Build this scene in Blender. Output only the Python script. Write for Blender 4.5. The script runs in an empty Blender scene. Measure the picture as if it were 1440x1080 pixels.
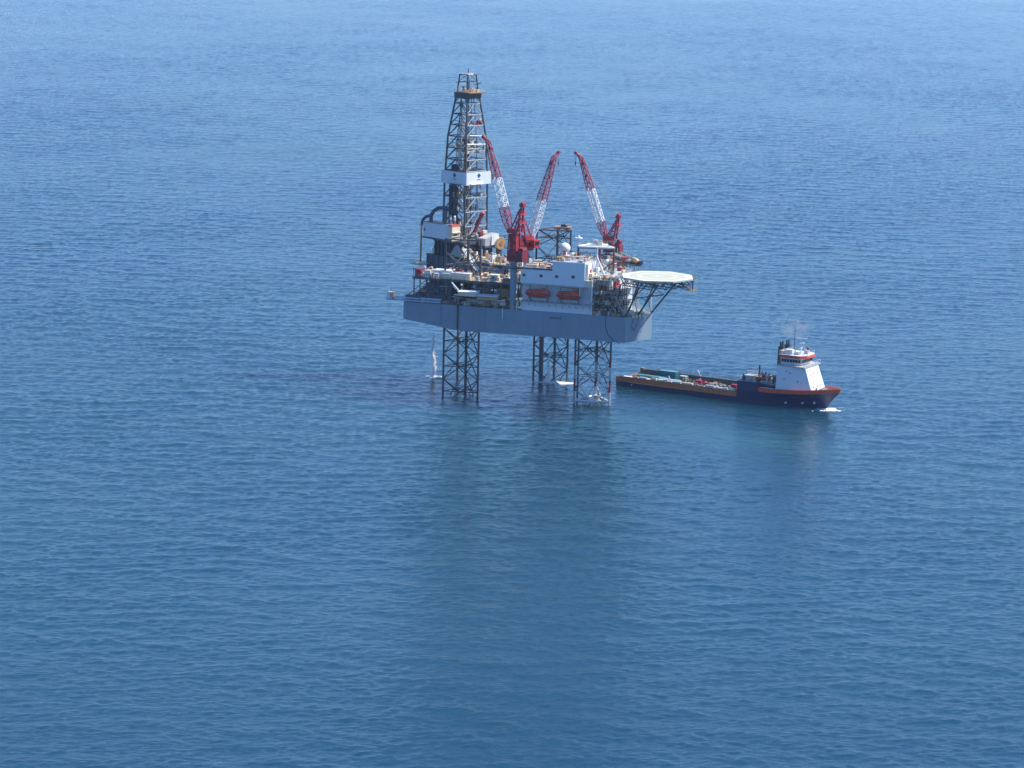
import bpy, bmesh, math, random
import numpy as np
from mathutils import Vector, Matrix
R = math.radians
scene = bpy.context.scene
COL = scene.collection

# ------------------------------------------------------------------ frames
class Frame:
    """A local frame on the sea: origin (x, y) and heading in degrees."""
    def __init__(self, ox, oy, deg):
        self.o = (ox, oy); self.a = R(deg); self.c = math.cos(self.a); self.s = math.sin(self.a)
    def w(self, p):
        return (self.o[0] + self.c*p[0] - self.s*p[1], self.o[1] + self.s*p[0] + self.c*p[1], p[2])
RIG = Frame(6.77, 897.87, -45.5)          # +u towards the bow of the platform
SHIP = Frame(38.36, 923.46, -31.5)        # +a towards the bow of the ship
SEA = Frame(0, 0, 0)
LC = (-24.9, -34.1); EN = (0.8785, 0.4777); NN = (-0.4777, 0.8785)
def N(s, d, z):                            # along the near side of the hull, d metres inboard -> rig frame
    return (LC[0] + s*EN[0] + d*NN[0], LC[1] + s*EN[1] + d*NN[1], z)

# ------------------------------------------------------------------ materials
def new_mat(name):
    m = bpy.data.materials.new(name); m.use_nodes = True
    return m, m.node_tree, m.node_tree.nodes, m.node_tree.links, m.node_tree.nodes['Principled BSDF']
def paint(name, col, rough=.5, var=.18, scale=.6, rust=0.0, metal=0.0, streak=True):
    m, t, n, l, b = new_mat(name)
    tc = n.new('ShaderNodeTexCoord'); mp = n.new('ShaderNodeMapping')
    mp.inputs['Scale'].default_value = (1, 1, .35 if streak else 1)
    l.new(tc.outputs['Object'], mp.inputs[0])
    nz = n.new('ShaderNodeTexNoise'); nz.inputs['Scale'].default_value = scale; nz.inputs['Detail'].default_value = 6; nz.inputs['Roughness'].default_value = .65
    l.new(mp.outputs[0], nz.inputs['Vector'])
    mr = n.new('ShaderNodeMapRange'); mr.inputs[1].default_value = .25; mr.inputs[2].default_value = .75
    mr.inputs[3].default_value = 1-var; mr.inputs[4].default_value = 1+var
    l.new(nz.outputs['Fac'], mr.inputs[0])
    mx = n.new('ShaderNodeMix'); mx.data_type = 'RGBA'; mx.blend_type = 'MULTIPLY'; mx.inputs[0].default_value = 1
    mx.inputs[6].default_value = (*col, 1); l.new(mr.outputs[0], mx.inputs[7])
    out = mx.outputs[2]
    if rust:
        mp2 = n.new('ShaderNodeMapping'); mp2.inputs['Scale'].default_value = (1.6, 1.6, .22); l.new(tc.outputs['Object'], mp2.inputs[0])
        n2 = n.new('ShaderNodeTexNoise'); n2.inputs['Scale'].default_value = 1.0; n2.inputs['Detail'].default_value = 7; l.new(mp2.outputs[0], n2.inputs['Vector'])
        r2 = n.new('ShaderNodeMapRange'); r2.inputs[1].default_value = .56; r2.inputs[2].default_value = .74; r2.inputs[4].default_value = rust
        l.new(n2.outputs['Fac'], r2.inputs[0])
        m2 = n.new('ShaderNodeMix'); m2.data_type = 'RGBA'; l.new(r2.outputs[0], m2.inputs[0]); l.new(out, m2.inputs[6]); m2.inputs[7].default_value = (.16, .075, .035, 1)
        out = m2.outputs[2]
    l.new(out, b.inputs['Base Color']); b.inputs['Roughness'].default_value = rough; b.inputs['Metallic'].default_value = metal
    return m
M = {}
for k, c, kw in [
    ('tan', (.40, .33, .22), dict(rust=.35, var=.3)), ('hull', (.175, .25, .32), dict(rust=.25, var=.12, scale=.25)), ('deck', (.16, .19, .19), dict(var=.3, scale=.3, rust=.4)),
    ('steel', (.052, .062, .08), dict(var=.3, rust=.3)), ('dark', (.035, .037, .042), dict(var=.3)), ('darkblue', (.05, .075, .11), dict(var=.3)),
    ('grey', (.30, .32, .34), dict(rust=.3)), ('lgrey', (.38, .40, .42), dict(rust=.25)), ('white', (.60, .63, .65), dict(var=.07, rust=.25)),
    ('cleanwhite', (.56, .62, .67), dict(var=.05, rust=.08)), ('cream', (.60, .53, .40), dict(rust=.3)), ('brown', (.24, .14, .08), dict(rust=.3, var=.3)),
    ('rust', (.17, .085, .045), dict(var=.35)), ('yellow', (.48, .34, .12), dict(rust=.25)), ('ochre', (.34, .20, .08), dict(rust=.3)),
    ('red', (.27, .016, .035), dict(var=.2, rust=.1)), ('brightred', (.36, .024, .04), dict(var=.15)), ('darkred', (.14, .012, .025), dict(var=.25)),
    ('boatred', (.52, .065, .035), dict(var=.2, rust=.15)), ('orange', (.58, .085, .035), dict(var=.15, rust=.12)), ('bulwark', (.42, .12, .045), dict(var=.2, rust=.3)),
    ('navy', (.003, .013, .078), dict(var=.25, rust=.04)), ('teal', (.012, .085, .14), dict(var=.3, rust=.2)), ('ltblue', (.30, .46, .56), dict(var=.15)),
    ('cyan', (.06, .19, .23), dict(var=.3, rust=.15)), ('green', (.10, .16, .10), dict(var=.3)), ('black', (.02, .02, .02), {}),
    ('shipdeck', (.07, .085, .085), dict(var=.35, rust=.4)), ('heliwhite', (.50, .50, .44), dict(var=.05, rust=.05)), ('heligreen', (.36, .39, .33), dict(var=.08)),
    ('heliyellow', (.52, .50, .30), dict(var=.08)), ('net', (.16, .21, .18), dict(var=.2)), ('pipe', (.42, .40, .37), dict(rust=.45, var=.25))]:
    M[k] = paint(k, c, **kw)
def glass():
    m, t, n, l, b = new_mat('window_glass'); b.inputs['Base Color'].default_value = (.015, .02, .03, 1); b.inputs['Roughness'].default_value = .12
    return m
M['glass'] = glass()
def banded():                                # bow leg's red and white bands; upper whites painted dark for the hull's shade
    m, t, n, l, b = new_mat('banded_leg_paint_shade')
    tc = n.new('ShaderNodeTexCoord'); sp = n.new('ShaderNodeSeparateXYZ'); l.new(tc.outputs['Object'], sp.inputs[0])
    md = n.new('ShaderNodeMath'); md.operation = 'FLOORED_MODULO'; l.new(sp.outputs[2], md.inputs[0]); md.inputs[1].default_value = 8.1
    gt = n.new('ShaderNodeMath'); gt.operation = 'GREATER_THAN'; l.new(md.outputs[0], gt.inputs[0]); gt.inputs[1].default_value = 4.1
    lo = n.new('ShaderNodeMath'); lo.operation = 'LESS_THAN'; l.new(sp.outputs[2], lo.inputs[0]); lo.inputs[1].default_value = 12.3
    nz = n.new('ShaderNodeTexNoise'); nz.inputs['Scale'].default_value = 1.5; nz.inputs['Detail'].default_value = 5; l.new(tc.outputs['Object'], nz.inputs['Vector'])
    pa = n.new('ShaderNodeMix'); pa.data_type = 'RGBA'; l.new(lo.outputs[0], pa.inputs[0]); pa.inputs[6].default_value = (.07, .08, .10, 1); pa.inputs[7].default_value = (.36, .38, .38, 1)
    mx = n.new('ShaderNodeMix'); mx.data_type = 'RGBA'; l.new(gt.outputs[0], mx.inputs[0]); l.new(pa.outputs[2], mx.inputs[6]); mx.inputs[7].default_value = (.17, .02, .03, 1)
    r2 = n.new('ShaderNodeMapRange'); r2.inputs[1].default_value = .5; r2.inputs[2].default_value = .7; r2.inputs[4].default_value = .55; l.new(nz.outputs['Fac'], r2.inputs[0])
    m2 = n.new('ShaderNodeMix'); m2.data_type = 'RGBA'; l.new(r2.outputs[0], m2.inputs[0]); l.new(mx.outputs[2], m2.inputs[6]); m2.inputs[7].default_value = (.08, .07, .07, 1)
    l.new(m2.outputs[2], b.inputs['Base Color']); b.inputs['Roughness'].default_value = .55
    return m
M['banded'] = banded()
def spray(name, alpha, col=(.85, .88, .9)):
    m, t, n, l, b = new_mat(name); b.inputs['Base Color'].default_value = (*col, 1); b.inputs['Roughness'].default_value = .7; b.inputs['Alpha'].default_value = alpha
    return m
M['spray'] = spray('white_spray', .92, (.95, .96, .97)); M['mist'] = spray('thin_mist', .16); M['foam'] = spray('sea_foam', .72, (.95, .96, .97))

# ------------------------------------------------------------------ mesh builder
class MB:
    def __init__(self, xf=None): self.v = []; self.f = []; self.m = []; self.xf = xf; self.p = []
    def add(self, vs, fs, m=0):
        b = len(self.v); self.p.append((b, len(self.f)))
        self.v += [self.xf(p) if self.xf else tuple(p) for p in vs]
        self.f += [[i+b for i in f] for f in fs]; self.m += [m]*len(fs)
        return self
    def hexa(self, p, m=0):                   # 8 corners: bottom 4 then top 4
        return self.add(p, [(3, 2, 1, 0), (4, 5, 6, 7), (0, 1, 5, 4), (1, 2, 6, 5), (2, 3, 7, 6), (3, 0, 4, 7)], m)
    def box(self, x0, x1, y0, y1, z0, z1, m=0):
        return self.hexa([(x0, y0, z0), (x1, y0, z0), (x1, y1, z0), (x0, y1, z0), (x0, y0, z1), (x1, y0, z1), (x1, y1, z1), (x0, y1, z1)], m)
    def rbox(self, c, L, Wd, H, deg=0, m=0):   # box centred in plan on c, base at c.z, turned by deg
        a = R(deg); ca, sa = math.cos(a), math.sin(a); P = []
        for z in (0, H):
            for x, y in ((-L/2, -Wd/2), (L/2, -Wd/2), (L/2, Wd/2), (-L/2, Wd/2)):
                P.append((c[0]+ca*x-sa*y, c[1]+sa*x+ca*y, c[2]+z))
        return self.hexa(P, m)
    def prism(self, poly, z0, z1, m=0, mtop=None):
        n = len(poly)
        zz0 = z0 if isinstance(z0, (list, tuple)) else [z0]*n; zz1 = z1 if isinstance(z1, (list, tuple)) else [z1]*n
        vs = [(x, y, zz0[i]) for i, (x, y) in enumerate(poly)] + [(x, y, zz1[i]) for i, (x, y) in enumerate(poly)]
        self.add(vs, [tuple(range(n))[::-1]] + [(i, (i+1) % n, (i+1) % n+n, i+n) for i in range(n)], m)
        b = len(self.v)-n; self.f.append([b+i for i in range(n)]); self.m.append(m if mtop is None else mtop)
        return self
    def tube(self, p, q, r, n=6, m=0, r2=None, cap=True):
        p = Vector(p); q = Vector(q); d = q-p
        if d.length < 1e-6: return self
        d.normalize(); a = d.orthogonal().normalized(); b = d.cross(a); r2 = r if r2 is None else r2; vs = []
        for c, rr in ((p, r), (q, r2)):
            for i in range(n):
                t = 2*math.pi*i/n; vs.append(tuple(c + (a*math.cos(t)+b*math.sin(t))*rr))
        fs = [(i, (i+1) % n, (i+1) % n+n, i+n) for i in range(n)]
        if cap: fs += [tuple(range(n))[::-1], tuple(range(n, 2*n))]
        return self.add(vs, fs, m)
    def path(self, pts, r, n=6, m=0):
        for p, q in zip(pts, pts[1:]): self.tube(p, q, r, n, m)
        return self
    def ball(self, c, r, n=12, k=8, m=0, sc=(1, 1, 1), rz=0):
        vs = []; fs = []; ca, sa = math.cos(rz), math.sin(rz)
        for j in range(k+1):
            ph = math.pi*j/k
            for i in range(n):
                t = 2*math.pi*i/n; x, y, z = r*sc[0]*math.sin(ph)*math.cos(t), r*sc[1]*math.sin(ph)*math.sin(t), -r*sc[2]*math.cos(ph)
                vs.append((c[0]+ca*x-sa*y, c[1]+sa*x+ca*y, c[2]+z))
        for j in range(k):
            for i in range(n): fs.append((j*n+i, j*n+(i+1) % n, (j+1)*n+(i+1) % n, (j+1)*n+i))
        return self.add(vs, fs, m)
    def rail(self, pts, h=1.1, r=.045, step=2.0, m=0, rails=2):
        for p, q in zip(pts, pts[1:]):
            L = math.dist(p, q); n = max(1, round(L/step))
            for i in range(n+1):
                t = i/n; c = tuple(p[j]+(q[j]-p[j])*t for j in range(3)); self.tube(c, (c[0], c[1], c[2]+h), r, 4, m)
            for k in range(rails):
                z = h*(k+1)/rails; self.tube((p[0], p[1], p[2]+z), (q[0], q[1], q[2]+z), r, 4, m)
        return self
    def build(self, name, mats, parent=None, base=(0, 0, 0), smooth=False):
        me = bpy.data.meshes.new(name)
        me.from_pydata([(x-base[0], y-base[1], z-base[2]) for x, y, z in self.v], [], self.f)
        if isinstance(mats, str): mats = [mats]
        for k in mats: me.materials.append(M[k])
        me.polygons.foreach_set('material_index', self.m)
        bm = bmesh.new(); bm.from_mesh(me); bmesh.ops.recalc_face_normals(bm, faces=bm.faces); bm.to_mesh(me); bm.free()
        if smooth: me.polygons.foreach_set('use_smooth', [True]*len(me.polygons))
        me.update()
        o = bpy.data.objects.new(name, me); COL.objects.link(o)
        if parent: o.parent = parent
        return o

def tag(o, label=None, cat=None, group=None, kind=None):
    if label: o['label'] = label
    if cat: o['category'] = cat
    if group: o['group'] = group
    if kind: o['kind'] = kind
    return o
class Thing:
    """An Empty at the thing's base; parts are meshes given in the thing's frame."""
    def __init__(self, name, label, cat, frame, base, group=None):
        self.base = base; self.frame = frame
        self.o = bpy.data.objects.new(name, None); COL.objects.link(self.o)
        self.o.location = frame.w(base); self.o.rotation_euler = (0, 0, frame.a); self.o.empty_display_size = 2
        tag(self.o, label, cat, group)
    def part(self, name, mb, mats, parent=None, smooth=False, label=None):
        o = mb.build(name, mats, parent or self.o, self.base, smooth)
        if label: o['label'] = label
        return o
def part_each(T, name, mb, mats, parent=None):
    """Every piece of the builder as a part of its own."""
    mats = [mats] if isinstance(mats, str) else mats; ends = mb.p[1:]+[(len(mb.v), len(mb.f))]
    for (v0, f0), (v1, f1) in zip(mb.p, ends):
        q = MB(); q.v = mb.v[v0:v1]; q.f = [[i-v0 for i in f] for f in mb.f[f0:f1]]; ms = mb.m[f0:f1]; used = sorted(set(ms)); q.m = [used.index(i) for i in ms]
        T.part(name, q, [mats[i] for i in used], parent)
def solo(name, mb, mats, label, cat, frame, base, group=None, smooth=False, kind=None):
    o = mb.build(name, mats, None, base, smooth); o.location = frame.w(base); o.rotation_euler = (0, 0, frame.a)
    return tag(o, label, cat, group, kind)

def lerp(p, q, t): return tuple(p[i]+(q[i]-p[i])*t for i in range(3))
PAL = ['cream', 'lgrey', 'white', 'brown', 'ochre', 'grey', 'steel', 'red', 'dark', 'pipe']
CLUT = {}                                     # thing -> list of (kind, parent, builder)
def clutter(T, parent, xf, s0, s1, d0, d1, z, n, seed, w=(4, 3, 3, 3, 3, 4, 3, .8, 1, 4), hmax=1.8, long=5.0):
    """Bolted-down deck machinery: skids, pipe runs, posts, lying vessels; each one a part of its thing."""
    rg = random.Random(seed); out = CLUT.setdefault(T, [])
    for _ in range(n):
        mb = MB(xf); m = rg.choices(range(10), w)[0]; s = rg.uniform(s0, s1); d = rg.uniform(d0, d1); k = rg.random(); a = rg.choice((0, 0, 0, 90, 90, 28, -30))
        if k < .42:
            L = rg.uniform(.5, 2.2); W = rg.uniform(.4, 1.4); H = rg.uniform(.4, hmax); kind = 'equipment_skid'
            mb.rbox((s, d, z), L, W, H, a, m)
            if rg.random() < .5: mb.rbox((s+rg.uniform(-.3, .3), d, z+H), L*.45, W*.5, H*.4, a, rg.choices(range(10), w)[0])
        elif k < .72:
            L = rg.uniform(1.5, long); h = rg.uniform(.3, hmax*1.3); r = rg.uniform(.06, .2); ca, sa = math.cos(R(a)), math.sin(R(a)); kind = 'pipe_run'
            p = (s-ca*L/2, d-sa*L/2, z+h); q = (s+ca*L/2, d+sa*L/2, z+h)
            mb.tube(p, q, r, 6, m); mb.tube((p[0], p[1], z), p, r, 6, m); mb.tube((q[0], q[1], z), q, r, 6, m)
        elif k < .86:
            kind = 'vent_post'; mb.tube((s, d, z), (s, d, z+rg.uniform(.6, hmax*1.6)), rg.uniform(.1, .45), 8, m)
        else:
            L = rg.uniform(1, 2.5); r = rg.uniform(.3, .6); kind = 'pressure_vessel'
            mb.tube((s-L/2, d, z+r+.2), (s+L/2, d, z+r+.2), r, 10, m); mb.box(s-L*.4, s+L*.4, d-r*.6, d+r*.6, z, z+.3, 6)
        out.append((kind, parent, mb))
def flush_clutter():
    for T, items in CLUT.items():
        cnt = {}; rest = MB()
        def size(it): v = it[2].v; return max(max(p[i] for p in v)-min(p[i] for p in v) for i in range(3))
        for kind, parent, mb in sorted(items, key=size, reverse=True):
            cnt[kind] = cnt.get(kind, 0)+1
            if cnt[kind] <= 99:
                used = sorted(set(mb.m)); mb.m = [used.index(i) for i in mb.m]
                T.part(kind, mb, [PAL[i] for i in used], parent)
            else:
                b = len(rest.v); rest.v += mb.v; rest.f += [[i+b for i in f] for f in mb.f]; rest.m += mb.m
        if rest.v: tag(T.part('small_machinery', rest, PAL), kind='stuff')

# ================================================================== WATER, SKY, AIR
SUN_AZ, SUN_EL = 6.0, 53.0                   # azimuth from +X towards +Y
def water_material():
    m, t, n, l, b = new_mat('sea_water')
    tc = n.new('ShaderNodeTexCoord')
    def noise(scale, rot, stretch, detail, rough=.5, dist=0.0):
        mp = n.new('ShaderNodeMapping'); mp.inputs['Rotation'].default_value = (0, 0, R(rot)); mp.inputs['Scale'].default_value = (scale/stretch, scale, scale)
        l.new(tc.outputs['Object'], mp.inputs[0])
        z = n.new('ShaderNodeTexNoise'); z.inputs['Scale'].default_value = 1; z.inputs['Detail'].default_value = detail; z.inputs['Roughness'].default_value = rough
        z.inputs['Distortion'].default_value = dist
        l.new(mp.outputs[0], z.inputs['Vector']); return z.outputs['Fac']
    def math_(op, a, b_):
        q = n.new('ShaderNodeMath'); q.operation = op
        for i, x in enumerate((a, b_)):
            if isinstance(x, (int, float)): q.inputs[i].default_value = x
            else: l.new(x, q.inputs[i])
        return q.outputs[0]
    gust = noise(1/140, 12, 2.2, 3)
    g = n.new('ShaderNodeMapRange'); g.inputs[1].default_value = .3; g.inputs[2].default_value = .7; g.inputs[3].default_value = .75; g.inputs[4].default_value = 1.2
    l.new(gust, g.inputs[0])
    h1 = math_('MULTIPLY', noise(1/.55, -8, 1.5, 3, .6, .3), WAVE[0])
    h2 = math_('MULTIPLY', noise(1/5.0, -14, 2.0, 3, .55, .3), WAVE[1])
    h3 = math_('MULTIPLY', noise(1/1.6, 20, 1.6, 4, .6, .4), WAVE[2])
    hh = math_('MULTIPLY', math_('ADD', math_('ADD', h1, h2), h3), g.outputs[0])
    bp = n.new('ShaderNodeBump'); bp.inputs['Strength'].default_value = 1; bp.inputs['Distance'].default_value = 1; l.new(hh, bp.inputs['Height'])
    l.new(bp.outputs[0], b.inputs['Normal'])
    # colour of the water itself: deep blue, with a pale turquoise plume of stirred silt from the bow leg past the ship
    sx = n.new('ShaderNodeSeparateXYZ'); l.new(tc.outputs['Object'], sx.inputs[0])
    def axis(x0, y0, deg, wl, ws):
        mp = n.new('ShaderNodeMapping'); mp.vector_type = 'TEXTURE'; mp.inputs['Location'].default_value = (x0, y0, 0); mp.inputs['Rotation'].default_value = (0, 0, R(deg)); mp.inputs['Scale'].default_value = (wl, ws, 1)
        l.new(tc.outputs['Object'], mp.inputs[0])
        gr = n.new('ShaderNodeTexGradient'); gr.gradient_type = 'SPHERICAL'; l.new(mp.outputs[0], gr.inputs[0]); return gr.outputs['Fac']
    pl = math_('MULTIPLY', axis(62, 838, -30, 62, 24), noise(1/22, -20, 3, 4))
    ps = n.new('ShaderNodeMapRange'); ps.inputs[1].default_value = .02; ps.inputs[2].default_value = .42; ps.inputs[4].default_value = .8; l.new(pl, ps.inputs[0])
    tint = noise(1/260, 40, 1.5, 2)
    ts = n.new('ShaderNodeMapRange'); ts.inputs[1].default_value = .42; ts.inputs[2].default_value = .7; l.new(tint, ts.inputs[0])
    c1 = n.new('ShaderNodeMix'); c1.data_type = 'RGBA'; l.new(ts.outputs[0], c1.inputs[0]); c1.inputs[6].default_value = (*WATER_A, 1); c1.inputs[7].default_value = (*WATER_B, 1)
    c2 = n.new('ShaderNodeMix'); c2.data_type = 'RGBA'; l.new(ps.outputs[0], c2.inputs[0]); l.new(c1.outputs[2], c2.inputs[6]); c2.inputs[7].default_value = (.012, .062, .080, 1)
    l.new(c2.outputs[2], b.inputs['Base Color'])
    b.inputs['Roughness'].default_value = .12; b.inputs['IOR'].default_value = 1.333
    b.subsurface_method = 'BURLEY'; b.inputs['Subsurface Weight'].default_value = 1; b.inputs['Subsurface Radius'].default_value = (.5, 1, 1.2); b.inputs['Subsurface Scale'].default_value = 40
    return m
WAVE = (.075, .14, .28)
WATER_A = (.004, .034, .064); WATER_B = (.004, .039, .060)
M['water'] = water_material()
def sea_mesh():
    """One sheet to the horizon; the part near the platform and beyond it carries real wind waves (sum of directional wave trains)."""
    rg = np.random.default_rng(12)
    nc = 940; Y0, Y1 = 430.0, 4200.0; ys = [Y0]
    while ys[-1] < Y1: ys.append(ys[-1]+min(4.5, max(.48, ys[-1]*.00095)))
    ys[-1] = Y1; ys = np.array(ys); ts = np.linspace(-1, 1, nc)
    hw = 60+.235*ys; X = (ts[None, :]*hw[:, None]).astype(np.float32); Y = np.repeat(ys[:, None], nc, 1).astype(np.float32)
    Z = np.zeros_like(X); DX = np.zeros_like(X); DY = np.zeros_like(X)
    lam = np.exp(np.linspace(math.log(1.5), math.log(20), 100)); lam *= rg.uniform(.93, 1.07, lam.size)
    for L in lam:
        k = 2*math.pi/L; spread = 58 if L < 6 else 38
        th = R(84+rg.normal(0, spread)); slope = SLOPE*(.62 if 4 < L < 9 else (1.2 if L <= 4 else .33)); A = slope/k; ph = rg.uniform(0, 6.283)
        dx, dy = math.cos(th), math.sin(th); arg = (k*(dx*X+dy*Y)+ph).astype(np.float32)
        Z += A*np.cos(arg); sn = .8*A*np.sin(arg); DX -= dx*sn; DY -= dy*sn
    patch = 1+.26*np.sin(X/97+1.3*np.sin(Y/160))*np.sin(Y/210+X/310)+.14*np.sin(X/41+2.1*np.sin(Y/77))*np.sin(Y/66-X/150+1)+.12*np.sin(X/23+Y/140+1.7*np.sin(Y/31))
    ed = np.minimum(1, (1-np.abs(ts))[None, :]*hw[:, None]/25)*np.minimum(1, np.minimum(Y-Y0, Y1-Y)/25)
    ed = (ed*patch).astype(np.float32); Z *= ed; X = X+DX*ed; Y = Y+DY*ed
    nr = len(ys); V = np.stack([X, Y, Z], -1).reshape(-1, 3)
    w0, w1 = hw[0], hw[-1]
    outer = np.array([(-12000, -9000, 0), (12000, -9000, 0), (12000, 15000, 0), (-12000, 15000, 0)], np.float32); V = np.vstack([V, outer])
    i = np.arange((nr-1)*nc).reshape(nr-1, nc)[:, :-1].ravel(); F = np.stack([i, i+1, i+nc+1, i+nc], -1)
    o = nr*nc; c = [0, nc-1, nr*nc-1, (nr-1)*nc]
    F = np.vstack([F, [[o, o+1, c[1], c[0]], [o+1, o+2, c[2], c[1]], [o+2, o+3, c[3], c[2]], [o+3, o, c[0], c[3]]]]).astype(np.int32)
    me = bpy.data.meshes.new('water'); me.vertices.add(len(V)); me.vertices.foreach_set('co', V.astype(np.float32).ravel())
    me.loops.add(F.size); me.loops.foreach_set('vertex_index', F.ravel()); me.polygons.add(len(F)); me.polygons.foreach_set('loop_start', np.arange(0, F.size, 4, dtype=np.int32))
    me.polygons.foreach_set('use_smooth', np.ones(len(F), bool)); me.update(calc_edges=True); me.materials.append(M['water'])
    ob = bpy.data.objects.new('water', me); COL.objects.link(ob); return ob
SLOPE = .0165
w = sea_mesh(); tag(w, 'choppy deep blue open sea', None, None, 'structure')

def air():
    m = bpy.data.materials.new('hazy_air'); m.use_nodes = True; nt = m.node_tree; nt.nodes.clear()
    out = nt.nodes.new('ShaderNodeOutputMaterial'); pv = nt.nodes.new('ShaderNodeVolumePrincipled')
    pv.inputs['Color'].default_value = (.64, .81, .99, 1); pv.inputs['Density'].default_value = HAZE; pv.inputs['Anisotropy'].default_value = .2
    nt.links.new(pv.outputs[0], out.inputs['Volume']); return m
HAZE = 3e-5
M['air'] = air()
mb = MB(); mb.box(-12500, 12500, -9500, 15500, -6, 185)
tag(mb.build('haze', 'air'), 'thin bluish sea haze', None, None, 'stuff')

wd = bpy.data.worlds.new('World'); scene.world = wd; wd.use_nodes = True
nt = wd.node_tree; bg = nt.nodes['Background']; sk = nt.nodes.new('ShaderNodeTexSky'); sk.sky_type = 'NISHITA'; sk.sun_disc = False
sk.sun_elevation = R(SUN_EL); sk.sun_rotation = R(90-SUN_AZ); sk.altitude = 2500; sk.air_density = 1.0; sk.dust_density = 0; sk.ozone_density = 1.6
tn = nt.nodes.new('ShaderNodeMix'); tn.data_type = 'RGBA'; tn.blend_type = 'MULTIPLY'; tn.inputs[0].default_value = 1; tn.inputs[7].default_value = (.69, .91, 1.20, 1)
nt.links.new(sk.outputs[0], tn.inputs[6]); gc = nt.nodes.new('ShaderNodeTexCoord'); gs = nt.nodes.new('ShaderNodeSeparateXYZ'); gm = nt.nodes.new('ShaderNodeMapRange'); gx = nt.nodes.new('ShaderNodeMix'); gx.data_type = 'RGBA'; gx.blend_type = 'MULTIPLY'; gx.inputs[0].default_value = 1
gm.inputs[1].default_value = 0; gm.inputs[2].default_value = .42; gm.inputs[3].default_value = .74; gm.inputs[4].default_value = 1.08          # a clear sky, less bright towards the horizon
nt.links.new(gc.outputs['Generated'], gs.inputs[0]); nt.links.new(gs.outputs[2], gm.inputs[0]); nt.links.new(tn.outputs[2], gx.inputs[6]); nt.links.new(gm.outputs[0], gx.inputs[7]); nt.links.new(gx.outputs[2], bg.inputs[0]); bg.inputs[1].default_value = .118
sd_ = bpy.data.lights.new('sun', 'SUN'); sd_.energy = 5.0; sd_.angle = R(.5); sd_.color = (1, .92, .80)
so = bpy.data.objects.new('sun', sd_); COL.objects.link(so)
so.rotation_euler = Vector((math.cos(R(SUN_EL))*math.cos(R(SUN_AZ)), math.cos(R(SUN_EL))*math.sin(R(SUN_AZ)), math.sin(R(SUN_EL)))).to_track_quat('Z', 'Y').to_euler()
so.location = (0, 0, 600)

# ================================================================== DRILLING PLATFORM
rig = Thing('jackup_platform', 'three legged jack-up drilling platform with long blue-grey hull raised high above the sea', 'drilling platform', RIG, (0, 0, 0))
HP = [(-24.9, -34.1), (-9.7, -25.84), (39.1, .7), (38.9, 13), (-9.7, 39.4), (-24.9, 39.4)]
hb = MB(); hb.prism(HP, [24.5, 22, 22, 22, 22, 24.5], 30, 0, 1)
hull = rig.part('hull', hb, ['hull', 'deck'])
t = MB(lambda p: N(*p))
t.tube((18.2, -.22, 22.6), (18.2, -.22, 30.2), .26, 8, 1)                       # dark caisson against the side
t.tube((12.6, -.12, 23.6), (12.6, -.12, 29.8), .1, 6, 0)
for s in (27, 46, 58): t.box(s-.05, s+.05, -.06, .0, 22.1, 29.9, 0)            # weld seams
t.path([(66.5, -.12, 29.6), (66.6, -.12, 26.5), (67.4, -.12, 24.2), (69, -.12, 22.7), (71.5, -.12, 21.6)], .1, 6, 1)
t.tube((33.0, -.25, 26.9), (33.0, -.25, 30.1), .18, 6, 2)
part_each(rig, 'side_pipe', t, ['hull', 'dark', 'white'], hull)
t = MB(lambda p: N(*p))                                                          # faint lettering block on the side, too small to read
rg = random.Random(5); s = 48.4
while s < 52.2:
    wd_ = rg.uniform(.16, .34); t.box(s, s+wd_, -.05, 0, 27.95, 28.45, 0); s += wd_+.14
rig.part('hull_marking', t, 'steel', hull)
rl = MB(); rl.rail([(-24.8, -33.9, 30), (-24.8, 39.2, 30)], m=0); rl.rail([(38.8, .9, 30), (38.7, 12.8, 30), (-9.7, 39.2, 30), (-24.8, 39.2, 30)], m=0)
rl.xf = lambda p: N(*p); rl.rail([(.2, .2, 30), (38.0, .2, 30)], m=0); rl.rail([(61.8, .2, 30), (72.6, .2, 30)], m=0)
rig.part('deck_railing', rl, 'lgrey', hull)

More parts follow.
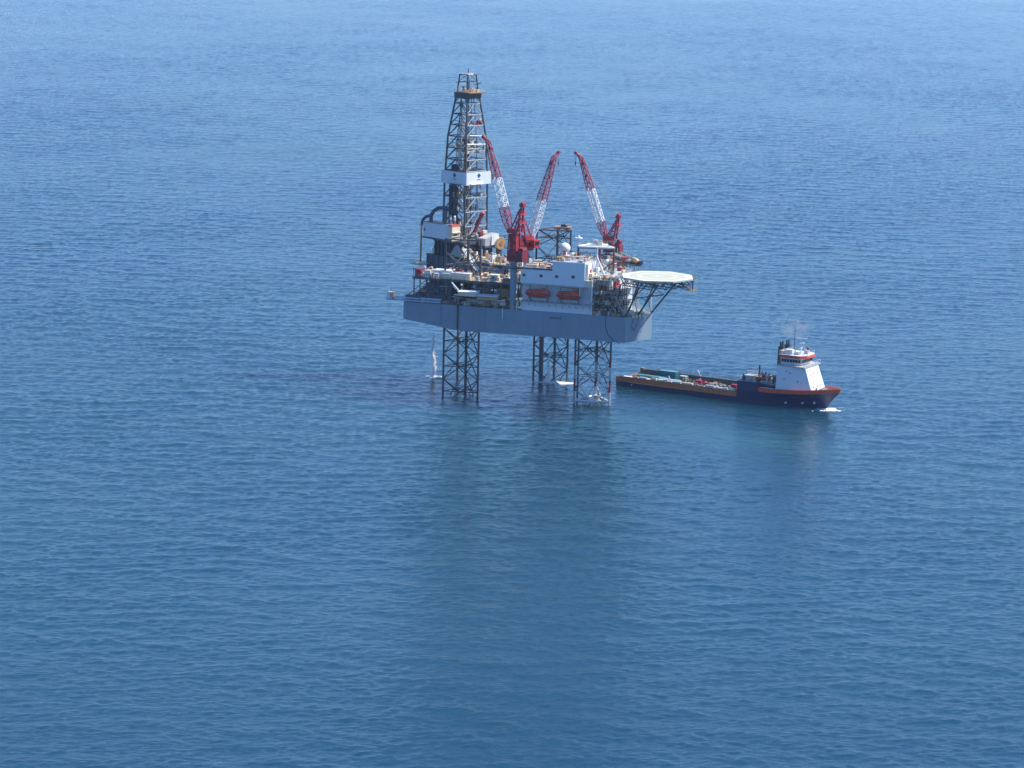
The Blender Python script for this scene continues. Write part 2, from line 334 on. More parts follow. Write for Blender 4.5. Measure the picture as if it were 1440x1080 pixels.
# ---- legs
def leg(cx, cy, z_node, mat, top, rot=37.0, pipes=()):
    S = 11.2; dirv = (math.cos(R(rot)), math.sin(R(rot))); per = (-dirv[1], dirv[0])
    rr = S/math.sqrt(3)
    pts = [(cx-dirv[0]*S/2-per[0]*rr/2, cy-dirv[1]*S/2-per[1]*rr/2), (cx+dirv[0]*S/2-per[0]*rr/2, cy+dirv[1]*S/2-per[1]*rr/2), (cx+per[0]*rr, cy+per[1]*rr)]
    body = MB(); B = 8.15
    root = None
    ch = []
    for i, (x, y) in enumerate(pts):
        c = MB(); c.tube((x, y, -4), (x, y, top), .33, 10)
        ox, oy = (x-cx)/rr, (y-cy)/rr                                   # rack teeth plate, facing outwards along both sides
        c.rbox((x, y, -4), (.14), .85, top+4, math.degrees(math.atan2(oy, ox)))
        ch.append(c)
    br = MB(); k0 = int((-4-z_node)//B); z = z_node+k0*B
    while z < top-1:
        z1 = min(z+B, top)
        for i in range(3):
            (x0, y0), (x1, y1) = pts[i], pts[(i+1) % 3]
            zz0 = max(z, -4)
            if z1-z > B*.6:
                br.tube((x0, y0, zz0), (x1, y1, z1), .165, 6); br.tube((x1, y1, zz0), (x0, y0, z1), .165, 6)
                zm = (z+z1)/2
                br.tube((x0, y0, zm), (x1, y1, zm), .14, 6)
                xm, ym = (x0+x1)/2, (y0+y1)/2; x2, y2 = pts[(i+2) % 3]
                br.tube((xm, ym, zm), ((x1+x2)/2, (y1+y2)/2, zm), .12, 6)
        z += B
    for i in range(3):
        (x0, y0), (x1, y1) = pts[i], pts[(i+1) % 3]; br.tube((x0, y0, top-.3), (x1, y1, top-.3), .24, 6)
    lg = rig.part('leg', br, mat)
    for c in ch: rig.part('chord', c, mat, lg, smooth=False)
    for (px, py, r_) in pipes:
        p = MB(); p.tube((px, py, -3), (px, py, 24), r_, 10); rig.part('leg_pipe', p, 'darkblue', lg)
    return lg, pts
legA, pA = leg(-13.2, -18.9, 5.5, 'steel', 50.6, pipes=())
legB, pB = leg(-15.2, 23.6, 3.9, 'steel', 50.3, pipes=((-15.0, 18.4, .75),))
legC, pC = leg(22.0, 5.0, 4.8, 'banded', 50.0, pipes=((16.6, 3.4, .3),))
for nm, lab in ((legA, 'dark lattice leg standing under the derrick end'), (legB, 'dark lattice leg farthest from the camera'), (legC, 'red and white banded lattice leg at the bow')): nm['label'] = lab
# white platform on the sunlit foot of the bow leg
t = MB(); (ax, ay), (bx, by), (cx_, cy_) = pC
t.tube((ax, ay, 1.1), (bx, by, 1.1), .34, 8); t.tube((bx, by, 1.2), (cx_, cy_, 1.2), .34, 8); t.tube((ax, ay, 1.2), (cx_, cy_, 1.2), .34, 8)
mx_, my_ = (ax+bx)/2, (ay+by)/2
t.tube((mx_, my_, .9), lerp((ax, ay, 6.4), (bx, by, 6.4), .12), .36, 8); t.tube((mx_, my_, .9), lerp((ax, ay, 9), (bx, by, 9), .7), .3, 8)
t.tube((bx, by, 2), lerp((ax, ay, 10), (bx, by, 10), .66), .34, 8); t.tube((bx, by, 10.5), lerp((ax, ay, 18), (bx, by, 18), .7), .32, 8)
t.rbox(((bx+cx_)/2-2, (by+cy_)/2, 11.5), 5.2, 1.1, .3, 40); t.rbox(((bx+ax)/2+1.5, (by+ay)/2+1.4, 10.6), 4.2, 1.0, .3, 40)
t.tube(((ax+bx)/2+1, (ay+by)/2+2, 0), ((ax+bx)/2+1, (ay+by)/2+2, 4.5), .3, 8)
part_each(rig, 'white_brace', t, 'white', legC)
# white head frame and lamp platform on the bow leg
t = MB()
for i in range(3):
    (x0, y0), (x1, y1) = pC[i], pC[(i+1) % 3]; t.tube((x0, y0, 50.1), (x1, y1, 50.1), .42, 6)
t.rbox((21.6, 5.2, 50.3), 6.5, 4.2, .25, 37); 
rig.part('head_frame', t, 'cleanwhite', legC)
t = MB(); rg = random.Random(3)
for i in range(9): t.rbox((21.6+rg.uniform(-2.4, 2.4), 5.2+rg.uniform(-1.5, 1.5), 50.55), rg.uniform(.6, 1.5), rg.uniform(.5, 1.2), rg.uniform(.6, 1.5), 37, rg.choice((0, 1, 2)))
t.rail([(18.4, 2.2, 50.55), (22.6, 5.4, 50.55), (25.4, 9, 50.55)], m=0)
rig.part('head_platform', t, ['cream', 'lgrey', 'ochre'], legC)
t = MB()
for pts in (pA, pB):
    for i in range(3):
        (x0, y0), (x1, y1) = pts[i], pts[(i+1) % 3]
t.rbox((-15.2+1.5, 23.6+2, 50.35), 5.5, 4.5, .5, 37, 0); t.rbox((-13.2, 25.3, 50.85), 1.6, 1.4, .8, 37, 1); t.ball((-12.6, 25.6, 51.2), .7, 8, 6, 1)
rig.part('head_platform', t, ['brown', 'dark'], legB)
# jacking houses round each chord
for pts, lg in ((pA, legA), (pB, legB), (pC, legC)):
    for (x, y) in pts:
        j = MB(); j.rbox((x, y, 30), 2.6, 2.6, 5.2, 37, 0); j.rbox((x, y, 35.2), 2.9, 2.9, .25, 37, 1)
        for k in range(3): j.tube((x-1.2, y-1.45, 30.9+1.5*k), (x+1.2, y-1.45, 30.9+1.5*k), .35, 8, 2)
        rig.part('jack_case', j, ['darkblue', 'grey', 'steel'])

# ---- accommodation along the near side
ac = MB(lambda p: N(*p))
ac.box(38.7, 61.4, 2.3, 17, 30.02, 38.6, 0)                     # set-back lower storeys behind the boats
ac.box(38.6, 61.5, .35, 2.3, 30.02, 33.0, 0)                    # solid lower wall under the boat walkway
ac.box(38.5, 48.8, .15, 17.1, 38.6, 43.0, 0)
ac.box(48.8, 59.3, .10, 15, 38.6, 46.0, 0)
ac.box(59.3, 61.6, .15, 15.5, 38.6, 40.6, 1)
acc = rig.part('accommodation_block', ac, ['cleanwhite', 'cream'])
t = MB(lambda p: N(*p))
t.box(38.9, 48.6, .5, 16.8, 43.004, 43.12, 0); t.box(48.95, 59.1, .4, 14.8, 46.004, 46.12, 1); t.box(38.5, 48.8, .1, .24, 43.0, 43.5, 2); t.box(38.4, 38.55, .1, 17, 43.0, 43.5, 2)
rig.part('roof', t, ['brown', 'lgrey', 'darkblue'], acc)
def window(s, z, w=.9, h=.8):
    f = MB(lambda p: N(*p)); f.box(s-w/2-.12, s+w/2+.12, -.02, .1, z-h/2-.12, z+h/2+.12, 0)
    fo = rig.part('window', f, 'lgrey', acc)
    return fo
for s, z in ((50.3, 41.3), (55.6, 41.5), (39.6, 41.1), (45.2, 41.2)):
    f = MB(lambda p: N(*p)); f.box(s-.55, s+.55, .02, .16, z-.5, z+.5, 0); f.box(s-.42, s+.42, -.02, .03, z-.38, z+.38, 1)
    rig.part('window', f, ['lgrey', 'glass'], acc)
t = MB(lambda p: N(*p))                                          # walkway, rail and knee brackets under the boats
t.box(38.6, 61.5, -1.0, .34, 32.85, 33.0, 0); t.rail([(38.7, -.95, 33), (61.4, -.95, 33)], m=1); t.box(38.7, 61.3, -.05, 2.3, 38.3, 38.55, 0)
for s in np.arange(39.2, 61.5, 2.2): t.tube((s, -.9, 32.85), (s, .36, 31.4), .07, 5, 1)
for s in (39.0, 43, 47.2, 51.0, 55.0, 58.6, 61.2): t.tube((s, -.5, 33), (s, -.5, 38.4), .09, 6, 1)
for s in np.arange(40, 61, 3.4): t.box(s-.5, s+.5, -1.05, -.98, 33.9, 34.1, 2)
rig.part('boat_walkway', t, ['lgrey', 'grey', 'cream'], acc)
t = MB(lambda p: N(*p)); t.rail([(48.9, .3, 46.1), (59.2, .3, 46.1), (59.2, 14.8, 46.1), (48.9, 14.8, 46.1)], m=0); t.rail([(38.7, .3, 43.1), (48.7, .3, 43.1)], m=0)
t.rail([(59.4, .3, 40.6), (61.5, .3, 40.6), (61.5, 15.3, 40.6)], m=0)
rig.part('roof_railing', t, 'white', acc)
# stair tower and lockers on the sunlit end wall
t = MB(lambda p: N(*p))
t.tube((61.75, .1, 30), (61.75, .1, 40.8), .28, 8, 2)
for k in range(4):
    z = 31+3.1*k; t.box(61.7, 64.0, .6, 7.5, z, z+.12, 1); t.tube((61.9, 1.2 if k % 2 else 6.8, z), (61.9, 6.8 if k % 2 else 1.2, z+3.1), .2, 5, 0); t.rail([(63.9, .7, z+.1), (63.9, 7.4, z+.1)], m=0)
t.box(59.4, 60.1, 1, 13, 40.7, 45.6, 2); t.box(59.5, 61.2, 2, 6, 41, 42.6, 0); t.box(60.05, 60.2, 3.0, 4.6, 41.2, 43.6, 4); t.box(59.6, 61.4, 8, 12, 40.8, 43.4, 2)
t.rail([(60.1, 1.2, 45.6), (60.1, 13, 45.6)], m=0)
rig.part('stair_tower', t, ['cream', 'grey', 'white', 'brown', 'red'], acc)
# bow deckhouse round the bow leg
bh = MB(); bh.prism([(7, -7.2), (20.5, .2), (31.5, 2.0), (31.5, 11.5), (23.5, 16.2), (7, 21.0)], 30.02, 42.0, 0, 1)
bow = rig.part('bow_deckhouse', bh, ['cleanwhite', 'lgrey'])
t = MB(); t.box(31.52, 31.75, 3.2, 5.4, 38.2, 40.3, 2); t.box(31.5, 33.2, 2.2, 11.3, 37.6, 37.8, 0); t.rail([(33.1, 2.3, 37.8), (33.1, 11.2, 37.8)], m=1); t.box(31.5, 33.0, 2.2, 11.3, 34.0, 34.15, 0)
t.rail([(7.5, 20.7, 42), (23.4, 15.9, 42), (31.2, 11.3, 42), (31.3, 2.3, 42), (21, .6, 42)], m=1)
t.tube((27.2, -.2, 42), (25.9, .9, 47.3), .24, 6, 1); t.tube((29.2, 1.0, 42), (25.9, .9, 47.3), .24, 6, 1); t.tube((26.2, 3.2, 42), (25.9, .9, 47.3), .24, 6, 1); t.tube((27.2, -.2, 42), (29.2, 1, 42), .2, 6, 1)
t.tube((25.9, .9, 47.3), (25.9, .9, 50.6), .14, 6, 1)
rig.part('roof_mast', t, ['grey', 'cleanwhite', 'red'], bow)
# red muster box and white wall face below the roof edge
t = MB(lambda p: N(*p)); t.box(62.2, 66.6, 2.6, 3.0, 37.0, 40.9, 1); t.box(63.3, 65.6, 2.3, 2.58, 37.3, 39.2, 0); t.box(62.0, 69.5, 1.2, 3.2, 36.7, 36.9, 2); t.box(62, 69.8, 1.0, 3.2, 40.9, 41.1, 3); t.rail([(62, 1.1, 41.1), (69.6, 1.1, 41.1)], m=2); t.rail([(62, 1.2, 36.9), (69.4, 1.2, 36.9)], m=2)
rig.part('locker_gallery', t, ['red', 'lgrey', 'brown', 'cream'], bow)
# open framework in the shade of the helideck
t = MB(lambda p: N(*p))
for s in (62.5, 65.5, 68.5, 71.5):
    for d in (.5, 3.0, 5.6): t.tube((s, d, 30), (s, d, 41), .16, 6, 1)
for z in (33.2, 36.4): t.box(62, 71.8, .3, 6, z, z+.14, 2); t.rail([(62, .35, z+.1), (71.7, .35, z+.1)], m=0)
for i, (s0, s1, z0, z1) in enumerate(((62.5, 65.5, 30, 33.2), (65.5, 68.5, 36.4, 33.2), (68.5, 71.5, 30, 33.2), (62.5, 65.5, 36.4, 40.8), (68.5, 71.5, 36.4, 40.8))): t.tube((s0, .5, z0), (s1, .5, z1), .14, 6, 1)
fr = rig.part('bow_framework', t, ['cream', 'brown', 'steel'], bow)
NS = lambda p: N(*p); W8 = (2, 1, .6, 4, 3, 3, 4, .5, 3, 4)
clutter(rig, bow, NS, 62, 72, .6, 5, 30.03, 60, 11, W8); clutter(rig, bow, NS, 62, 71.5, .6, 5, 33.35, 45, 12, W8, 1.5); clutter(rig, bow, NS, 62, 71, .6, 5, 36.55, 45, 13, W8, 1.6)

# ---- deck machinery in the open areas
WL = (5, 3, 4, 2, 4, 2, 1.5, 1, .6, 3)
clutter(rig, hull, NS, 2, 37, 1.0, 8, 30.03, 110, 21, hmax=2.2); clutter(rig, hull, NS, 3, 36, 1.5, 14, 38.2, 150, 22, WL, hmax=1.4); clutter(rig, hull, NS, 2, 30, 8, 34, 30.03, 50, 23, hmax=3.0)
clutter(rig, hull, NS, 21.3, 33.3, -.9, 2.6, 31.26, 60, 28, WL, 1.1, 2.5); clutter(rig, hull, NS, 22, 36, 12, 24, 38.2, 70, 29, WL, 2.4); clutter(rig, hull, NS, 36.8, 38.3, .4, 3, 30.03, 16, 25, WL, 2.2, 1.5)
clutter(rig, acc, NS, 49.3, 58.8, .8, 14, 46.13, 46, 24, WL, 1.3)
clutter(rig, bow, None, 8, 30, 4, 14, 42.05, 34, 26, WL, 1.1, 3.0); clutter(rig, bow, None, 6, 22, 16.5, 21, 42.05, 40, 27, WL, 1.8)
clutter(rig, bow, NS, 62.2, 69, 1.3, 3, 41.12, 22, 14, WL, 1.0, 2)

# upper pipe deck on columns
t = MB(lambda p: N(*p)); t.box(2.5, 36.6, .9, 15, 37.7, 38.0, 0)
t.box(2.5, 36.6, .84, .9, 37.4, 38.05, 1)
for s in np.arange(3, 36.5, 4.1):
    for d in (1.2, 7, 14): t.tube((s, d, 30), (s, d, 37.7), .22, 6, 1)
t.rail([(2.6, 1.0, 38), (36.5, 1.0, 38)], m=2)
pd = rig.part('pipe_deck', t, ['tan', 'steel', 'grey'])
t = MB(lambda p: N(*p))                                           # lower service platforms with railings
t.box(21.0, 33.6, -1.1, 3.0, 31.1, 31.25, 0); t.rail([(21.1, -1.0, 31.25), (33.5, -1.0, 31.25), (33.5, 2.8, 31.25)], h=1.3, r=.07, step=1.3, m=1, rails=3); t.box(21, 33.6, -1.12, -1.0, 32.5, 32.75, 2)
for s in (22, 25, 28, 31, 33): t.tube((s, -1, 31.1), (s, .1, 29.6), .1, 6, 3)
t.box(17.6, 31.8, -3.0, 5, 32.85, 32.98, 3)
for s in (18, 22, 26.5, 31): t.tube((s, .6, 30), (s, .6, 33.4), .14, 6, 1)
rig.part('service_platform', t, ['tan', 'lgrey', 'white', 'ochre'], pd)
# blue-grey stern stair and bulk below the pipe deck
t = MB(lambda p: N(*p)); t.hexa([(.6, 2, 30.02), (15, 2, 30.02), (15, 12, 30.02), (.6, 12, 30.02), (8.5, 3.5, 37.4), (15, 3.5, 37.4), (15, 12, 37.4), (8.5, 12, 37.4)], 0)
t.box(.4, 6, .3, 2, 30.02, 32.2, 0)
for k in range(10): t.box(1+k*.75, 1.8+k*.75, .9, 1.9, 31+k*.66, 31.15+k*.66, 1)
t.tube((.9, .85, 32), (8.6, .85, 38.6), .08, 5, 1); t.tube((.9, 1.9, 32), (8.6, 1.9, 38.6), .08, 5, 1)
for k in range(14):
    s0 = rg.uniform(2, 13); z0 = rg.uniform(30.3, 33.5)
    if z0 < 30.5+(s0-1)*.8: t.box(s0, s0+rg.uniform(.5, 2.0), 1.2, 2.3, z0, z0+rg.uniform(.3, 1.6), rg.choice((0, 2, 2, 1)))
for k in range(8): s0 = rg.uniform(3, 14); t.tube((s0, 1.6, 30.1), (s0+rg.uniform(-.5, 1.5), 2.6, 31+min(6.2, s0*.65)), .12, 5, rg.choice((2, 1, 0)))
rig.part('stern_stair_house', t, ['darkblue', 'ochre', 'steel'], hull)

# ---- helideck
HC = (46.3, 6.8); HR = 11.7; HZ = 43.3
octa = [(HC[0]+HR*math.cos(R(22.5+45*k)), HC[1]+HR*math.sin(R(22.5+45*k))) for k in range(8)]
hd = MB(); hd.prism(octa, HZ-.5, HZ, 1, 0); heli = rig.part('helideck', hd, ['heligreen', 'lgrey'])
def ring(mb, c, r0, r1, z, n=64, m=0, angle0=0.0):
    vs = []
    for i in range(n):
        t = angle0+2*math.pi*i/n; vs += [(c[0]+r0*math.cos(t), c[1]+r0*math.sin(t), z), (c[0]+r1*math.cos(t), c[1]+r1*math.sin(t), z)]
    mb.add(vs, [(2*i, 2*i+1, (2*i+3) % (2*n), (2*i+2) % (2*n)) for i in range(n)], m); return mb
t = MB(); ring(t, HC, 9.3, 11.62, HZ+.004, 8, 0, R(22.5)); ring(t, HC, 5.3, 6.5, HZ+.008, 64, 1)
ca, sa = math.cos(R(0)), math.sin(R(0))
for x0, x1, y0, y1 in ((-1.7, 1.7, -1.25, -.7), (-1.7, 1.7, .7, 1.25), (-.3, .3, -.7, .7)): t.add([(HC[0]+x0, HC[1]+y0, HZ+.008), (HC[0]+x1, HC[1]+y0, HZ+.008), (HC[0]+x1, HC[1]+y1, HZ+.008), (HC[0]+x0, HC[1]+y1, HZ+.008)], [(0, 1, 2, 3)], 0)
rig.part('deck_marking', t, ['heliwhite', 'heliyellow'], heli)
t = MB()                                                          # safety net frames round the rim
for k in range(8):
    p, q = octa[k], octa[(k+1) % 8]; f = (HR+1.5)/HR
    po = (HC[0]+(p[0]-HC[0])*f, HC[1]+(p[1]-HC[1])*f); qo = (HC[0]+(q[0]-HC[0])*f, HC[1]+(q[1]-HC[1])*f)
    for i in range(9):
        u_ = i/8; a_ = (p[0]+(q[0]-p[0])*u_, p[1]+(q[1]-p[1])*u_, HZ-.35); b_ = (po[0]+(qo[0]-po[0])*u_, po[1]+(qo[1]-po[1])*u_, HZ-.15); t.tube(a_, b_, .05, 4)
    for j in range(4):
        g = 1+(f-1)*(j+1)/4; A = (HC[0]+(p[0]-HC[0])*g, HC[1]+(p[1]-HC[1])*g, HZ-.35+.05*(j+1)); B_ = (HC[0]+(q[0]-HC[0])*g, HC[1]+(q[1]-HC[1])*g, HZ-.35+.05*(j+1)); t.tube(A, B_, .05, 4)
rig.part('safety_net', t, 'net', heli)
t = MB()                                                          # deep lattice under the deck and raking struts to the bow
zt, zb = HZ-.55, HZ-2.9
for y in (-8.5, -4.2, 0, 4.2, 8.5):
    hw = min(10.6, HR*1.0*math.cos(math.asin(min(1, abs(y)/HR)))-.4)
    xs = np.linspace(-hw, hw, 9)
    t.tube((HC[0]-hw, HC[1]+y, zt), (HC[0]+hw, HC[1]+y, zt), .2, 6, 0); t.tube((HC[0]-hw+1, HC[1]+y, zb), (HC[0]+hw-2.5, HC[1]+y, zb), .16, 6, 0)
    for i in range(8):
        a_, b_ = (zt, zb) if i % 2 == 0 else (zb, zt); t.tube((HC[0]+xs[i], HC[1]+y, a_), (HC[0]+xs[i+1], HC[1]+y, b_), .11, 5, 0)
for x in (-8.5, -4.2, 0, 4.2, 8.5):
    hw = min(10.6, HR*math.cos(math.asin(min(1, abs(x)/HR)))-.4); t.tube((HC[0]+x, HC[1]-hw, zt-.1), (HC[0]+x, HC[1]+hw, zt-.1), .18, 6, 0)
    ys = np.linspace(-hw, hw, 9)
    for i in range(8):
        a_, b_ = (zt, zb) if i % 2 == 0 else (zb, zt); t.tube((HC[0]+x, HC[1]+ys[i], a_), (HC[0]+x, HC[1]+ys[i+1], b_), .1, 5, 0)
for y0, y1 in ((1.0, -1.5), (12.7, 15.0), (6.8, 6.8)):
    t.tube((38.7, y0, 30.2), (46.5, y1, zb), .28, 8, 1); t.tube((34.5, y0, 30.2), (38.5, y1, zb), .24, 8, 1); t.tube((34.5, y0, 36.4), (42.0, y0*.45+y1*.55, 35.2), .16, 6, 2); t.tube((38.4, y0, 30.4), (36.4, y1, 36.4), .16, 6, 2)
t.tube((42.6, -.2, 36.4), (42.6, 14, 36.4), .18, 6, 1); t.tube((42.6, -.2, 36.4), (42.6, 6.8, zb), .14, 6, 1); t.tube((42.6, 14, 36.4), (42.6, 6.8, zb), .14, 6, 2); t.tube((38.7, 12.7, 30.2), (42.6, 6.8, 36.4), .14, 6, 2)
t.tube((47.5, 15.6, zb), (52.6, 16.2, zb-1.8), .2, 6, 1); t.tube((52.6, 16.2, zb-1.8), (55.4, 13.2, zt), .2, 6, 1); t.tube((52.6, 16.2, zb-1.8), (51.5, 10, zb), .16, 6, 1)
t.box(51.2, 53.6, 14.4, 17.0, zb-1.6, zb-1.45, 3); t.rail([(51.3, 14.5, zb-1.45), (53.5, 14.5, zb-1.45), (53.5, 16.9, zb-1.45)], m=3)
rig.part('support_truss', t, ['darkblue', 'steel', 'lgrey', 'ochre'], heli)
# mooring winch and white tank on the bow corner
t = MB(); t.tube((36.2, 2.2, 31.4), (38.8, 4.6, 31.0), .85, 12, 0); t.ball((36.2, 2.2, 31.4), .85, 12, 8, 0); t.tube((38.0, 3.6, 31.1), (38.9, 9, 30.8), .3, 8, 1); t.box(37.4, 38.6, 3, 10, 30.02, 30.6, 2)
for y in (4, 5.5, 7, 8.5): t.rbox((39.25, y, 29.5), .3, .8, .9, 0, 1)
t.path([(39.3, 4.2, 29.8), (39.35, 3.2, 27), (39.35, 4.6, 25.5), (39.3, 5.8, 27.5), (39.3, 6.5, 29.9)], .08, 5, 3)
rig.part('bow_winch', t, ['cream', 'cream', 'grey', 'steel'], hull)

# ---- cantilever reaching out over the stern
t = MB()
for v0 in (-5.6, 7.8):
    t.box(-45.5, -6, v0, v0+1.0, 33.2, 40.6, 0); t.box(-45.5, -6, v0-.25, v0+1.25, 40.6, 40.9, 1); t.box(-45.5, -6, v0-.25, v0+1.25, 32.9, 33.2, 1)
    for x in np.arange(-45, -6, 2.6): t.box(x, x+.15, v0-.2, v0+1.2, 33.2, 40.6, 1)
for x in (-45.2, -38, -30, -22, -14, -7): t.box(x, x+.7, -4.6, 7.8, 36, 40.3, 1)
t.box(-46, -6, -4.6, 7.8, 40.3, 40.55, 2)
t.box(-48.4, -43.5, -10.5, -5.9, 37.4, 37.6, 2); t.rail([(-48.3, -10.4, 37.6), (-43.6, -10.4, 37.6), (-43.6, -6, 37.6)], m=3); t.rail([(-48.3, -10.4, 37.6), (-48.3, -6, 37.6)], m=3)
t.box(-45, -40, -4.6, 6, 31.0, 32.8, 1); t.tube((-44.5, -5.8, 37.4), (-40, -5.4, 34), .18, 6, 1)
cant = rig.part('cantilever', t, ['darkblue', 'steel', 'tan', 'ochre'])
t = MB(); t.tube((-36.05, .5, -3), (-36.05, .5, 41), .38, 10, 0); rig.part('drill_conductor', t, 'rust', cant)
clutter(rig, cant, None, -45, -8, -4.2, 7.4, 40.56, 80, 31, WL, hmax=2.2)

# ---- small stern boom with basket
t = MB(lambda p: N(*p))
for dz in (0, .9): t.tube((-3.8, -.6, 30.5+dz), (12.5, -.6, 30.5+dz), .2, 6, 0); t.tube((-3.8, .5, 30.5+dz), (12.5, .5, 30.5+dz), .2, 6, 0)
for i in range(16):
    s = -3.5+i; a_, b_ = (30.5, 31.4) if i % 2 else (31.4, 30.5); t.tube((s, -.6, a_), (s+1, -.6, b_), .09, 5, i % 3 and 1 or 0); t.tube((s, .5, a_), (s+1, .5, b_), .07, 5, 0)
t.box(-5.2, -3.4, -1.2, .9, 30.6, 32.9, 2); t.box(-5.0, -4.3, -1.25, -1.2, 30.8, 32.7, 3); t.box(-5.5, -3.3, -1.4, 1.0, 30.3, 30.55, 3); t.box(-3.6, -3.1, -1.0, .6, 31, 33, 4)
t.tube((-4.4, 0, 32.9), (-4.0, 0, 34.0), .1, 5, 4); t.tube((-3.4, 0, 32.4), (3.5, .2, 33.2), .07, 5, 4)
rig.part('stern_boom', t, ['ltblue', 'white', 'grey', 'white', 'brown'], hull)
# domes and mast on the accommodation roof
t = MB(); t.tube((9.5, 3.2, 43), (9.5, 3.2, 47.0), .5, 8, 1); t.ball((9.5, 3.2, 48.1), 1.75, 16, 12, 0); rig.part('radome', t, ['cleanwhite', 'lgrey'], smooth=True)
t = MB(); t.tube((14.2, 4.5, 42), (14.2, 4.5, 51.6), .28, 8, 0); t.tube((14.2, 4.5, 51.6), (14.2, 4.5, 51.9), 1.2, 12, 0); t.tube((14.2, 4.5, 52.0), (14.2, 4.5, 52.5), .5, 10, 0, .3); t.tube((13.2, 4.1, 50.2), (15.2, 4.9, 50.2), .1, 6, 0)
rig.part('radar_mast', t, 'cleanwhite')
t = MB(); t.ball((15, 17, 43.2), .9, 12, 8, 0); t.tube((15, 17, 42), (15, 17, 42.8), .4, 8, 0); rig.part('radome', t, 'cleanwhite', smooth=True)

# ================================================================== DERRICK
DC = (-35.0, 1.6)
der = Thing('drilling_derrick', 'tall steel lattice drilling derrick with pale wind walls on a raised drill floor', 'derrick', RIG, (DC[0], DC[1], 40.9))
HZS = [(46.3, 5.1), (66, 4.9), (80, 4.35), (94, 2.5)]
def half(z):
    for (z0, h0), (z1, h1) in zip(HZS, HZS[1:]):
        if z <= z1: return h0+(h1-h0)*(z-z0)/(z1-z0)
    return 2.5-(z-94)*.12
CRN = [(-1, -1), (1, -1), (1, 1), (-1, 1)]
def corner(i, z): h = half(z); return (DC[0]+CRN[i % 4][0]*h, DC[1]+CRN[i % 4][1]*h, z)
t = MB()
lv = [46.3, 51, 55.7, 60.3, 65, 68.8, 72.5, 76.2, 80, 83.6, 87.1, 90.6, 94]
for z0, z1 in zip(lv, lv[1:]):
    for i in range(4):
        t.tube(corner(i, z0), corner(i, z1), .33, 6, 0)
        a_, b_ = corner(i, z1), corner(i+1, z1); m_ = lerp(a_, b_, .5)
        k = 1 if i in (1,) else 0  # sunward face gets lighter grey braces, sunlight put into their colour
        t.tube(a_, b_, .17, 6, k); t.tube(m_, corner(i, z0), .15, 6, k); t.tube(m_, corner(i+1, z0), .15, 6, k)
        t.tube(lerp(corner(i, z0), corner(i+1, z0), .5), m_, .07, 5, 0)
tower = der.part('tower', t, ['steel', 'grey'])
# ladders and guide rails inside
t = MB()
for dx, dy in ((-.9, 1.6), (.9, 1.6), (-2.3, -2.3), (-1.5, -2.3)): t.tube((DC[0]+dx, DC[1]+dy, 46.5), (DC[0]+dx*.7, DC[1]+dy*.7, 93), .12, 5, 0)
for z in np.arange(48, 92, 1.6): t.tube((DC[0]-2.3+.0, DC[1]-2.3, z), (DC[0]-1.5, DC[1]-2.3, z), .06, 4, 0)
for k in range(34):                                               # stands of pipe racked back
    a_ = R(25)*0; x = DC[0]-3.6+.3*(k % 9); y = DC[1]-3.4+.4*(k//9); t.tube((x, y, 46.6), (x+.1, y+.1, 70.5), .09, 5, 0)
t.box(DC[0]-3.9, DC[0]-3.0, DC[1]-3.9, DC[1]-.5, 49, 64, 0)
der.part('racked_pipe', t, ['darkblue'], tower)
t = MB(); rg = random.Random(33)
for k in range(9):
    x, y = DC[0]+rg.uniform(-3, 3), DC[1]+rg.uniform(-3, 3); z0 = rg.choice((46.5, 46.5, 55, 69)); t.tube((x, y, z0), (x*.85+DC[0]*.15, y*.85+DC[1]*.15, min(91, z0+rg.uniform(14, 30))), rg.choice((.1, .14, .2)), 6, rg.choice((0, 1, 2)))
for i in range(4):
    for z in (53, 58, 71, 79, 85): a_, b_ = corner(i, z), corner(i+1, z); t.tube(lerp(a_, b_, .15), lerp(corner(i+2, z-1.5), corner(i+1, z-1.5), .2), .09, 5, 1 if i % 2 else 0)
der.part('hose_bundle', t, ['steel', 'cream', 'ochre'], tower)
# crown
t = MB(); h = 3.1
t.box(DC[0]-h, DC[0]+h, DC[1]-h, DC[1]+h, 92.2, 94.0, 0); t.box(DC[0]+.4, DC[0]+h+1.6, DC[1]-h-.4, DC[1]+h+.6, 94.1, 94.35, 4)
t.rail([(DC[0]-h, DC[1]+h, 94), (DC[0]-h, DC[1]-h, 94), (DC[0]+h, DC[1]-h, 94), (DC[0]+h+1.5, DC[1]+h, 94.3)], m=2, r=.07)
rg = random.Random(8)
for i in range(16): t.rbox((DC[0]+rg.uniform(-2.6, 3.6), DC[1]+rg.uniform(-2.6, 2.6), 94.3), rg.uniform(.3, .9), rg.uniform(.3, .8), rg.uniform(.4, 1.7), 0, rg.choice((2, 3, 1, 4)))
der.part('crown_platform', t, ['dark', 'lgrey', 'cream', 'ochre', 'brown'], tower)
t = MB(); tc_ = [(-1.9, -1.9), (1.7, -1.9), (1.7, 1.9), (-1.9, 1.9)]
for i in range(4):
    p = (DC[0]+CRN[i][0]*2.45, DC[1]+CRN[i][1]*2.45, 94); q = (DC[0]+tc_[i][0], DC[1]+tc_[i][1], 100); t.tube(p, q, .24, 6, 0)
    j = (i+1) % 4; q2 = (DC[0]+tc_[j][0], DC[1]+tc_[j][1], 100); t.tube(q, q2, .26, 6, 1 if i in (0, 1) else 0)
    t.tube(lerp(p, q, .6), lerp((DC[0]+CRN[j][0]*2.45, DC[1]+CRN[j][1]*2.45, 94), q2, .6), .13, 5, 0); t.tube(lerp(p, q, .62), q2, .1, 5, 0)
